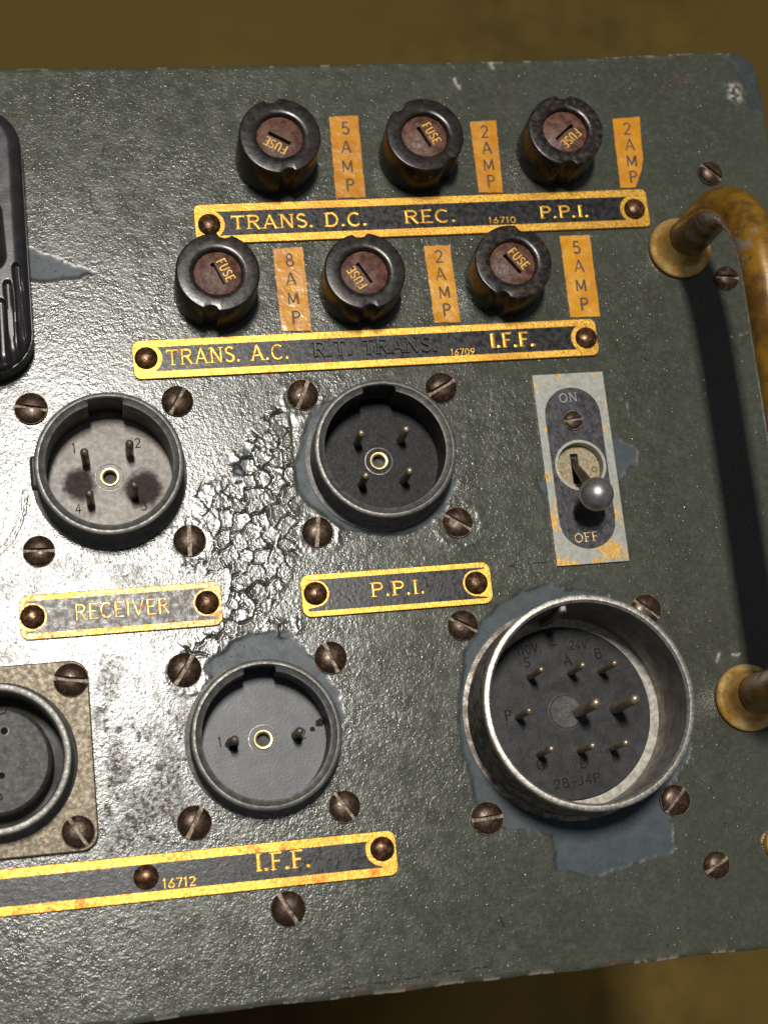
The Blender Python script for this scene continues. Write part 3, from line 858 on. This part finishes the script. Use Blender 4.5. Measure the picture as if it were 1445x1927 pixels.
tape('amber 8 AMP tape label above TRANS. A.C.', [(513, 468), (569, 464), (586, 622), (530, 623)], '8AMP')
tape('amber 2 AMP tape label between the lower fuse holders', [(797, 463), (846, 461), (866, 606), (818, 607)], '2AMP')
tape('amber 5 AMP tape label above I.F.F. beside the handle', [(1053, 444), (1109, 442), (1129, 595), (1073, 597)], '5AMP')

# ------------------------------------------------------------------ fuse holders
def ring_hole_disc(mb, R, wx_, wy_, z, depth, n=48, skirt=1.0):
    """disc with a rectangular slot sunk into it"""
    out, inn = [], []
    corner = math.atan2(wy_, wx_)
    angs = sorted([2 * math.pi * k / n for k in range(n)] + [corner, math.pi - corner, math.pi + corner, 2 * math.pi - corner])
    for a in angs:
        c, s_ = math.cos(a), math.sin(a)
        t = min(wx_ / abs(c) if abs(c) > 1e-6 else 1e9, wy_ / abs(s_) if abs(s_) > 1e-6 else 1e9)
        inn.append((c * t, s_ * t)); 
        # spread the outer ring evenly with the slot
        out.append((R * c, R * s_))
    rings = [[(x, y, z - skirt) for x, y in out], [(x, y, z - .12) for x, y in out], [(x * .97, y * .97, z) for x, y in out],
             [(x, y, z) for x, y in inn], [(x * .98, y * .98, z - depth) for x, y in inn]]
    mb.loft(rings, cap1=True)

def fuse(label, x, y, r, h, notch, theta, mat):
    n = 120
    na = math.radians(notch)
    def rf(k, rr, a):
        if k >= 7: return rr
        d = 0
        for q in (na, na + math.pi):
            e = (a - q + math.pi) % (2 * math.pi) - math.pi
            t = abs(e) * r
            if t < 1.5: d = max(d, .95 * (1 - (t / 1.5) ** 2) ** .5)
        return rr - d
    ri = 4.95
    prof = [(r, -.1), (r + .05, .6), (r, 2.0), (r - .05, h - .4), (r - .12, h - .16), (r - .26, h - .04), (r - .5, h), (ri + 1.0, h + .02), (ri + .2, h - .02), (ri + .05, h - .12), (ri, h - .5), (ri, h - 2.6)]
    mb = MB(); mb.lathe(prof, n, rf=rf)
    o = part(mb, 'fuse_holder', M[mat], (x, y, 0), label, 50)
    mb = MB(); ring_hole_disc(mb, ri - .08, 2.6, .42, 0, 1.6)
    d = mb.build('fuse_carrier', M['maroon'], o, (0, 0, h - 1.25), 40)
    d.rotation_euler[2] = math.radians(theta)
    mb = MB(); lettering(mb, 'FUSE', (-2.55, .9), (1, 0), 2.0, 5.1, .19, False, -.05, .07)
    t = mb.build('lettering', M['gold_paint'], o, (0, 0, h - 1.25), 30)
    t.rotation_euler[2] = math.radians(theta)
FS = [('black round fuse holder beside the upper 5 AMP tape above TRANS. D.C.', 527, 254, 8.6, 11.5, 98, 149, 'bakelite'),
      ('black round fuse holder between the 5 AMP and 2 AMP tapes above REC.', 800, 252, 8.4, 11, 126, -64, 'bakelite'),
      ('black round fuse holder between the two upper 2 AMP tapes above P.P.I.', 1065, 243, 8.3, 11.5, 88, -140, 'bakelite_brown'),
      ('black round fuse holder beside the 8 AMP tape above TRANS. A.C.', 410, 510.5, 8.6, 11, 77, -67, 'bakelite'),
      ('black round fuse holder between the 8 AMP and 2 AMP tapes above R.T. TRANS.', 687, 509, 8.5, 10.5, 92, 120, 'bakelite'),
      ('mottled brown-black fuse holder beside the 5 AMP tape above I.F.F.', 966.5, 491.5, 8.3, 11, 68, -54, 'bakelite_brown')]
for (lb, px, py, r, h, no, th, mt) in FS:
    c = U(px, py, h)
    fuse(lb, c.x, c.y, r, h, no, th, mt)

# ------------------------------------------------------------------ round sockets
def shell(label, c, ro, ri, zr, zf, notch_w, mats, turns, rim, name='socket', n=160, notch_c=90, bead=0.0, nd=1.35):
    """threaded sleeve; mats = (outside, rim, bore)"""
    def rf(k, rr, a):
        if notch_w and k >= kin:
            e = (a - math.radians(notch_c) + math.pi) % (2 * math.pi) - math.pi
            if abs(e) * ri < notch_w / 2: return rr + nd
        return rr
    prof = [(ro + .9, -.2), (ro + .9, .25), (ro + .15, .45)]
    zt = zr - 2.1
    for i in range(turns):
        z = .6 + (zt - .6) * i / turns; dz = (zt - .6) / turns
        prof += [(ro - .42, z), (ro, z + dz * .42), (ro, z + dz * .58), (ro - .42, z + dz)]
    kout = len(prof)
    prof += [(ro - .45, zt + .05), (ro - .45, zt + .55), (ro - .05 + bead, zt + .75), (ro + bead, zr - .55), (ro - .12 + bead * .6, zr - .15), (ro - .35, zr)]
    krim = len(prof) - 1
    prof += [(ro - rim + .25, zr), (ro - rim, zr - .25)]
    kin = len(prof)
    prof += [(ri, zr - .55), (ri, zr - 3), (ri, zf - 1.0)]
    rings = []
    for k, (r, z) in enumerate(prof):
        rings.append([(rf(k, r, 2 * math.pi * j / n) * math.cos(2 * math.pi * j / n), rf(k, r, 2 * math.pi * j / n) * math.sin(2 * math.pi * j / n), z) for j in range(n)])
    mb = MB()
    mb.loft(rings[:kout + 2], mi=0)
    mb.loft(rings[kout + 1:kin + 1], mi=1)
    mb.loft(rings[kin:], mi=2)
    return part(mb, name, [M[m] for m in mats], (c[0], c[1], 0), label, 40)

def disc(parent, name, r, z, mat, c=(0, 0), th=1.0, n=64, bev=.15):
    mb = MB()
    mb.lathe([(r, z - th), (r, z - bev), (r - bev, z)], n, cap1=True)
    return mb.build(name, M[mat], parent, (c[0], c[1], 0), 30)

def pin(parent, bx, by, tip, r, zf, h, mat):
    mb = MB()
    p0 = Vector((bx, by, zf - .3)); p1 = Vector((tip[0], tip[1], zf + h))
    d = (p1 - p0)
    path = [p0, p0 + d * .5, p1 - d.normalized() * r * .9, p1 - d.normalized() * r * .45, p1 - d.normalized() * r * .12, p1]
    mb.tube([tuple(q) for q in path], [r, r, r, r * .86, r * .5, r * .12], 16)
    mb.build('pin', M[mat], parent, (0, 0, 0), 50)

def centre_contact(parent, zf, c=(0, 0)):
    mb = MB()
    mb.lathe([(2.95, zf - .3), (2.95, zf + .04), (2.75, zf + .06), (2.6, zf - .05), (1.95, zf - .08)], 48)
    mb.build('contact_collar', M['steel_dark'], parent, (c[0], c[1], 0), 40)
    mb = MB()
    mb.lathe([(1.95, zf - .3), (1.95, zf + .28), (1.8, zf + .42), (1.4, zf + .42), (1.25, zf + .3), (1.2, zf - 4)], 40)
    mb.build('contact_ring', M['ring_brass'], parent, (c[0], c[1], 0), 40)
    mb = MB()
    mb.lathe([(1.24, zf - 3.2), (.01, zf - 3.2)], 32)
    mb.build('contact_bore', M['hole_shade'], parent, (c[0], c[1], 0), 0)

def insert_with_hole(parent, r, zf, mat, hole=1.93, n=72):
    mb = MB()
    mb.lathe([(r, zf - 1.2), (r, zf), (hole, zf), (hole, zf - 4.2)], n)
    return mb.build('insert', M[mat], parent, (0, 0, 0), 30)

ZF = -1.6
def loc(px, py, z, c):
    p = U(px, py, z)
    return p.x - c[0], p.y - c[1]
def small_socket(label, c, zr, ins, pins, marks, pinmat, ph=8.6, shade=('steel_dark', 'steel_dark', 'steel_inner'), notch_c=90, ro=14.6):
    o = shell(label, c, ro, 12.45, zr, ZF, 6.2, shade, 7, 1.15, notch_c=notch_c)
    insert_with_hole(o, 13.9, ZF, ins)
    centre_contact(o, ZF)
    for (px, py) in pins:
        b = loc(px, py, ZF, c)
        pin(o, b[0], b[1], (b[0] + random.uniform(-.25, .25), b[1] + random.uniform(-.25, .25)), .82, ZF, ph, pinmat)
    for (t, px, py, h) in marks:
        b = loc(px, py, ZF, c)
        mb = MB(); lettering(mb, t, b, (1, .03), h, None, .13, False, ZF - .02, ZF + .04)
        mb.build('marking', M['black_mark'], o, (0, 0, 0), 0)
    return o
s1 = small_socket('grey threaded socket with four pins and a dusty tan insert above the RECEIVER plate', REC, 9.5, 'ins_dusty',
             [(162, 871), (244, 855), (171, 946), (252, 933)], [('1', 136, 853, 2.1), ('2', 254, 843, 2.0), ('4', 142, 967, 2.0), ('3', 266, 961, 2.0)], 'pin_dull')
s2 = small_socket('grey threaded socket with four pins and a black insert above the P.P.I. plate', PPI, 8.5, 'ins_jet',
             [(672, 834), (752, 829), (680, 911), (758, 906)], [], 'pin', ph=8.2)
s3 = small_socket('grey threaded socket with two pins and a slate insert above the long I.F.F. plate', IFF, 7.6, 'ins_grey',
             [(437, 1398), (555, 1384)], [('1', 411, 1407, 2.0), ('2', 566, 1391, 1.9)], 'pin_dull', ph=8.0, notch_c=91)
# the raised lug at the edge of the first socket and dark dabs in the third
mb = MB(); mb.prism(rrect(-1.0, -3.4, 1.2, 3.4, .9, 4), -.1, 2.0, .6)
mb.build('lug', M['steel_inner'], s1, (-14.6, 1.2, 0), 40)
for (px, py, r) in ((601, 1361, .9), (588, 1373, .55), (437, 1403, 1.35), (565, 1390, .7)):
    b = loc(px, py, ZF, IFF)
    mb = MB()
    ring = [(b[0] + r * random.uniform(.75, 1.2) * math.cos(k * .449), b[1] + r * random.uniform(.75, 1.2) * math.sin(k * .449)) for k in range(14)]
    mb.prism(ring, ZF - .05, ZF + .03)
    mb.build('dark_dab', M['black_mark'], s3, (0, 0, 0), 0)

# big nine-pin socket
BZ = -1.2
b0 = shell('large bright-rimmed threaded socket with nine long pins and a black insert', BIG, 20.9, 19.5, 17.0, BZ - .5, 0, ('thread', 'alu', 'bore_big'), 11, 1.15, n=200, bead=.2)
mb = MB(); mb.lathe([(19.6, BZ - 1), (19.55, BZ - .35), (17.7, BZ - .35), (17.65, BZ - 1.4)], 96)
mb.build('seat_ring', M['cream'], b0, (0, 0, 0), 30)
disc(b0, 'insert', 17.6, BZ, 'ins_black', th=1.6, n=96)
mb = MB(); mb.lathe([(3.75, BZ - .3), (3.75, BZ + .02), (3.6, BZ + .05), (3.45, BZ - .12), (3.2, BZ + .14), (1.9, BZ + .10), (1.8, BZ + .02), (1.2, BZ + .03), (1.1, BZ + .10)], 48, cap1=True)
mb.build('centre_disc', M['grey_ins_dark'], b0, (*loc(1065, 1340, BZ, BIG), 0), 30)
mb = MB()                       # polarising key inside the bore
mb.prism([(-.75, -.7), (.75, -.7), (.75, .9), (-.75, .9)], BZ - .3, 15.6, .3)
kx = U(1050, 1160, 8)
mb.build('key', M['bore_big'], b0, (-2.6, 18.75, 0), 0)
for (bx, by, tx, ty, r, h) in ((996, 1274, 1023, 1257, .72, 9.5), (1072, 1266, 1101, 1248, .72, 9.5), (1129, 1263, 1162, 1244, .72, 10), (974, 1349, 1001, 1335, .72, 9.2),
                               (1087, 1341, 1128, 1317, 1.15, 13.5), (1156, 1334, 1202, 1310, 1.15, 14), (1014, 1419, 1043, 1407, .72, 9.5), (1090, 1412, 1121, 1403, .72, 9.5), (1150, 1408, 1183, 1396, .72, 10)):
    b = loc(bx, by, BZ, BIG)
    t = loc(tx, ty, BZ + h, BIG)
    t = (b[0] * .6 + t[0] * .4, b[1] * .6 + t[1] * .4)
    pin(b0, b[0], b[1], t, r, BZ, h, 'pin')
for (t, px, py, h) in (('S', 987, 1257, 2.1), ('A', 1061, 1254, 2.2), ('B', 1120, 1241, 2.2), ('P', 951, 1358, 2.2), ('G', 1011, 1451, 2.2), ('L', 1092, 1447, 2.2), ('F', 1152, 1433, 2.0)):
    b = loc(px, py, BZ, BIG)
    mb = MB(); lettering(mb, t, b, (.997, .06), h, None, .15, False, BZ - .02, BZ + .05)
    mb.build('marking', M['black_mark'], b0, (0, 0, 0), 0)
for (t, x0_, y0_, x1_, y1_, h) in (('110V.', 974, 1236, 1020, 1226, 2.0), ('-', 1033, 1224, 1056, 1221, 2.0), ('24V.', 1072, 1223, 1112, 1221, 1.9), ('28-J4P', 1044, 1486, 1132, 1472, 1.9), ('AMPHENOL', 1022, 1306, 1100, 1288, 1.7)):
    a, b = loc(x0_, y0_, BZ, BIG), loc(x1_, y1_, BZ, BIG)
    d = Vector((b[0] - a[0], b[1] - a[1])); L = d.length; d.normalize()
    mb = MB(); lettering(mb, t, a, (d.x, d.y), h, L, .14, False, BZ - .02, BZ + .05)
    mb.build('marking', M['black_mark'] if t != 'AMPHENOL' else M['ins_black'], b0, (0, 0, 0), 0)

# flanged socket at the left edge
mb = MB()
fp = rrect(-18.5, -18.2, 18.2, 18.4, 3.4, 12)
fp = [q for i in range(len(fp)) for q in [(fp[i][0] + (fp[(i + 1) % len(fp)][0] - fp[i][0]) * t / 8, fp[i][1] + (fp[(i + 1) % len(fp)][1] - fp[i][1]) * t / 8) for t in range(8 if math.hypot(fp[(i + 1) % len(fp)][0] - fp[i][0], fp[(i + 1) % len(fp)][1] - fp[i][1]) > 3 else 1)]]
fi = [(13.6 * x / math.hypot(x, y), 13.6 * y / math.hypot(x, y)) for x, y in fp]
mb.loft([[(x, y, 0) for x, y in fp], [(x, y, 1.25) for x, y in fp], [(x, y, 1.5) for x, y in inset(fp, .25)], [(x, y, 1.5) for x, y in fi], [(x, y, 0) for x, y in fi]])
fo = part(mb, 'flanged_socket', M['tan_flange'], (LFT[0], LFT[1], 0), 'dark round socket on a square tan metal flange with a grey holed insert', 40)
mb = MB()
ro, ri, zr = 14.4, 12.7, 8.0
prof = [(ro + .9, 1.4), (ro + .7, 1.9), (ro + .1, 2.2), (ro + .1, zr - 2.4), (ro - .5, zr - 2.1), (ro - .5, zr - 1.6), (ro - .05, zr - 1.3), (ro, zr - .6), (ro - .25, zr - .12), (ro - .7, zr), (ri + .3, zr - .15), (ri, zr - .6), (ri, -5)]
mb.lathe(prof, 128)
mb.build('sleeve', M['steel_dark'], fo, (0, 0, 0), 40)
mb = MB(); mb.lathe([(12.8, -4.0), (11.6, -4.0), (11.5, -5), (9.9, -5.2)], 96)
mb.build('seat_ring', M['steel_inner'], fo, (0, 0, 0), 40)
mb = MB(); mb.lathe([(10.6, -5.2), (10.5, 1.5), (10.3, 3.0), (9.7, 3.8)], 96, cap1=True)
mb.build('insert', M['grey_ins_dark'], fo, (0, 0, 0), 40)
for (px, py, r) in ((8, 1376, 1.0), (3, 1460, .95)):
    b = loc(px, py, 3.8, LFT)
    mb = MB(); mb.lathe([(r, 3.75), (r, 3.83), (r - .12, 3.84), (r - .3, 3.83)], 24)
    mb.build('contact_rim', M['steel_inner'], fo, (b[0], b[1], 0), 30)
    mb = MB(); mb.lathe([(r - .25, 3.815), (.02, 3.812)], 24)
    mb.build('contact_hole', M['hole_shade'], fo, (b[0], b[1], 0), 0)
for (t, px, py, h, L, d) in (('C', 13, 1345, 2.2, None, (0, 1)), ('B', 5, 1508, 2.2, None, (0, 1)), ('AMPHENOL', 54, 1463, 1.4, 9.4, (-.02, 1))):
    b = loc(px, py, 3.8, LFT)
    mb = MB(); lettering(mb, t, b, d, h, L, .14, False, 3.75, 3.84)
    mb.build('marking', M['black_mark'] if L is None else M['steel_inner'], fo, (0, 0, 0), 0)

# ------------------------------------------------------------------ toggle switch
SP = (44.0, 3.0)
mb = MB()
hw, hh = 7.75, 20.75
N = 64
hc = (HOLE[0] - SP[0], HOLE[1] - SP[1])
outer, inner = [], []
cn = [math.atan2(sy * hh - hc[1], sx * hw - hc[0]) for sx, sy in ((1, 1), (-1, 1), (-1, -1), (1, -1))]
for a in sorted([2 * math.pi * k / N - math.pi for k in range(N)] + cn):
    c, s_ = math.cos(a), math.sin(a)
    tx = ((hw if c > 0 else -hw) - hc[0]) / c if abs(c) > 1e-6 else 1e9
    ty = ((hh if s_ > 0 else -hh) - hc[1]) / s_ if abs(s_) > 1e-6 else 1e9
    t = min(tx, ty)
    outer.append((hc[0] + c * t, hc[1] + s_ * t)); inner.append((hc[0] + 4.95 * c, hc[1] + 4.95 * s_))
mb.loft([[(x, y, 0) for x, y in outer], [(x, y, .7) for x, y in outer], [(x, y, .7) for x, y in inner], [(x, y, -2.0) for x, y in inner]])
sw = part(mb, 'toggle_switch', M['switch_plate'], (SP[0], SP[1], 0), 'toggle switch with ball-ended lever on a worn pale ON and OFF plate', 30)
# black stadium field with the hole in it
mb = MB()
fw, fh = 6.05, 17.6
st_, ci_ = [], []
for k in range(96):
    a = 2 * math.pi * k / 96
    c, s_ = math.cos(a), math.sin(a)
    # ray from the hole centre to a stadium outline
    lo_, hi_ = 0.0, 40.0
    for _ in range(40):
        md = (lo_ + hi_) / 2
        x, y = hc[0] + c * md + .05, hc[1] + s_ * md
        ins_ = abs(x) <= fw if abs(y) <= fh - fw else math.hypot(x, abs(y) - (fh - fw)) <= fw
        if ins_: lo_ = md
        else: hi_ = md
    st_.append((hc[0] + c * lo_, hc[1] + s_ * lo_)); ci_.append((hc[0] + 5.55 * c, hc[1] + 5.55 * s_))
mb.loft([[(x, y, .66) for x, y in st_], [(x, y, .74) for x, y in st_], [(x, y, .74) for x, y in ci_], [(x, y, .66) for x, y in ci_]])
mb.build('enamel_field', M['enamel_grey'], sw, (0, 0, 0), 0)
mb = MB(); lettering(mb, 'ON', tuple((U(1053, 758, .7) - Vector((SP[0], SP[1], 0)))[:2]), (.998, .04), 2.0, 4.0, .14, True, .7, .80)
mb.build('lettering', M['switch_plate'], sw, (0, 0, 0), 30)
mb = MB(); lettering(mb, 'OFF', tuple((U(1082, 1022, .7) - Vector((SP[0], SP[1], 0)))[:2]), (.998, .04), 1.95, 5.2, .15, True, .7, .80)
mb.build('lettering', M['ring_brass'], sw, (0, 0, 0), 30)
c = U(1079, 790, 1.4)
link('screw', SM['s'], sw, (c.x - SP[0], c.y - SP[1], .74), rz=math.radians(5))
# fibre disc with the lever slot, sunk in the hole
mb = MB()
FZ = -1.7
ro_, ri_ = [], []
N = 60
swx, swy = .85, 3.3
corner = math.atan2(swy, swx)
for a in sorted([2 * math.pi * k / N for k in range(N)] + [corner, math.pi - corner, math.pi + corner, 2 * math.pi - corner]):
    c_, s_ = math.cos(a), math.sin(a)
    t = min(swx / abs(c_) if abs(c_) > 1e-6 else 1e9, swy / abs(s_) if abs(s_) > 1e-6 else 1e9)
    ro_.append((5.3 * c_, 5.3 * s_)); ri_.append((c_ * t, s_ * t))
mb.loft([[(x, y, FZ) for x, y in ro_], [(x, y, FZ) for x, y in ri_], [(x, y, FZ - 3) for x, y in ri_]])
mb.build('fibre_disc', M['fibre'], sw, (hc[0] - .5, hc[1] - .1, 0), 0)
mb = MB(); mb.lathe([(1.2, FZ - 2.9), (.01, FZ - 2.9)], 16)  # dark disc put in as the shade down the lever slot
mb.build('slot_shadow', M['hole_shade'], sw, (hc[0] - .5, hc[1], 0), 0)
for (dx, dy) in ((-4.0, -1.0), (3.6, -.5)):
    mb = MB(); mb.lathe([(.62, FZ + .05), (.4, FZ + .05), (.38, FZ - .4), (.01, FZ - .4)], 20)
    mb.build('eyelet', M['lever'], sw, (hc[0] + dx, hc[1] + dy, 0), 40)
ball = U(1122.5, 930, 10.0)
bl = Vector((ball.x - SP[0], ball.y - SP[1], 10.0))
base = Vector((hc[0] - .5, hc[1] + 2.6, FZ - 2.5))
mb = MB()
path = [base + (bl - base) * t for t in (0, .15, .35, .6, .85, 1.0)]
mb.tube([tuple(q) for q in path], [.62, .72, .85, 1.0, 1.1, 1.1], 18)
mb.build('lever', M['lever'], sw, (0, 0, 0), 50)
mb = MB()
R = 3.5
d = (bl - base).normalized()
rings = []
qd = d.to_track_quat('Z', 'Y')
for t in range(1, 24):
    a = math.pi * t / 24
    rings.append([tuple(bl + qd @ Vector((R * math.sin(a) * math.cos(j * math.pi / 20), R * math.sin(a) * math.sin(j * math.pi / 20), -R * math.cos(a)))) for j in range(40)])
mb.loft(rings, cap0=True, cap1=True)
mb.build('ball', M['ball'], sw, (0, 0, 0), 50)

# ------------------------------------------------------------------ handle
FA, FB = (73.35, 51.15), (72.9, -48.3)
H, RB, lean, rt = 39.0, 21.0, 1.0, 4.3
def hp(y_from, z, side):
    f = (FA[1] - y_from) / (FA[1] - FB[1])
    return (FA[0] + (FB[0] - FA[0]) * f + lean * z / H, y_from, z)
path = [hp(FA[1], z, 0) for z in (-.5, 6, 12, H - RB)]
path += [hp(FA[1] - RB + RB * math.cos(math.radians(t)), H - RB + RB * math.sin(math.radians(t)), 0) for t in range(9, 91, 9)]
path += [hp(y, H, 0) for y in np.linspace(FA[1] - RB - 4, FB[1] + RB + 4, 10)]
path += [hp(FB[1] + RB - RB * math.cos(math.radians(t)), H - RB + RB * math.sin(math.radians(t)), 0) for t in range(90, 0, -9)]
path += [hp(FB[1], z, 0) for z in (H - RB, 12, 6, -.5)]
mb = MB(); mb.tube([(x - FA[0], y - FA[1], z) for x, y, z in path], rt, 28)
hd = part(mb, 'handle', M['handle'], (FA[0], FA[1], 0), 'worn mustard-painted tubular carrying handle beside the panel edge', 60)
for f in (FA, FB):
    mb = MB()
    mb.lathe([(6.7, .35), (7.0, .7), (6.95, 1.1), (6.7, 1.35), (6.0, 1.6), (5.3, 2.2), (4.8, 3.2), (4.5, 4.6), (4.25, 6.5)], 64, cap0=True)
    mb.lathe([(6.2, -.2), (6.2, .3)], 48)
    mb.build('foot', M['foot'], hd, (f[0] - FA[0], f[1] - FA[1], 0), 40)
# brass stud just inside the right edge of the view
c = U(1470, 1588, 1.0)
mb = MB(); mb.lathe([(3.5, -.1), (3.5, 1.2), (3.2, 1.6), (2.2, 1.9)], 40, cap1=True)
part(mb, 'stud', M['foot'], (c.x, c.y, 0), 'small brass stud near the panel edge', 40)

# ------------------------------------------------------------------ black housing at the left
HZ = 9.0
xr_ = U(66, 660, 0).x
yb_ = U(0, 722, 0).y
yt_ = U(0, 206, HZ).y + 1.5
xl_ = xr_ - 44
S = .22
gx = np.arange(xl_, xr_ + S / 2, S); gy = np.arange(yb_, yt_ + S / 2, S)
GX, GY = np.meshgrid(gx, gy)
cr = 8.5
def sdf(x, y):
    qx_ = np.abs(x - (xl_ + xr_) / 2) - (xr_ - xl_) / 2 + cr
    qy_ = np.abs(y - (yb_ + yt_) / 2) - (yt_ - yb_) / 2 + cr
    return np.hypot(np.maximum(qx_, 0), np.maximum(qy_, 0)) + np.minimum(np.maximum(qx_, qy_), 0) - cr
dd = -sdf(GX, GY)
eb_ = 3.0
t_ = np.clip(dd / eb_, 0, 1)
hz = (HZ - eb_) * np.clip(dd / .25, 0, 1) + eb_ * np.sqrt(np.clip(1 - (1 - t_) ** 2, 0, 1)) * (dd > 0)
hz = np.where(dd <= 0, 0, hz)
for k, (ax, ay, bx, by) in enumerate(((31, 500, 43, 657), (14, 533, 25, 676), (1, 568, 7, 676))):
    a, b = U(ax, ay, HZ), U(bx, by, HZ)
    ds = segdist(GX, GY, [(a.x, a.y), (b.x, b.y)])
    hz -= 1.1 * (1 - sst(.45, .85, ds))
for k in range(5):
    xo = U(1, 568, HZ).x - 1.9 * (k + 1)
    a, b = (xo, U(0, 570 - 6 * k, HZ).y), (xo + .4, U(0, 676, HZ).y)
    hz -= 1.1 * (1 - sst(.45, .85, segdist(GX, GY, [a, b])))
a, b = U(-30, 400, HZ), U(-22, 480, HZ)
hz -= 1.6 * (1 - sst(1.8, 3.6, segdist(GX, GY, [(a.x, a.y), (b.x, b.y)])))
sel = dd > -.01
ny_, nx_ = GX.shape
idn = np.full(GX.shape, -1); idn[sel] = np.arange(sel.sum())
vs = np.stack([GX[sel], GY[sel], np.maximum(hz[sel], -.2)], -1)
hcx, hcy = (xl_ + xr_) / 2, (yb_ + yt_) / 2
mb = MB()
q = np.stack([idn[:-1, :-1], idn[:-1, 1:], idn[1:, 1:], idn[1:, :-1]], -1).reshape(-1, 4)
q = q[(q >= 0).all(1)]
mb.add([(float(x - hcx), float(y - hcy), float(z)) for x, y, z in vs], [tuple(int(i) for i in r) for r in q])
base_poly = rrect(xl_ - hcx, yb_ - hcy, xr_ - hcx, yt_ - hcy, cr, 14)
mb.loft([[(x, y, -.1) for x, y in base_poly], [(x, y, HZ - eb_) for x, y in inset(base_poly, .12)], [(x, y, HZ - eb_) for x, y in inset(base_poly, .4)]])
ho = mb.build('plug_housing', M['black_plastic'], None, (hcx, hcy, Z), 60)
ho['label'] = 'black moulded housing with rounded corners and finger grooves on the panel'
ho['category'] = 'housing'
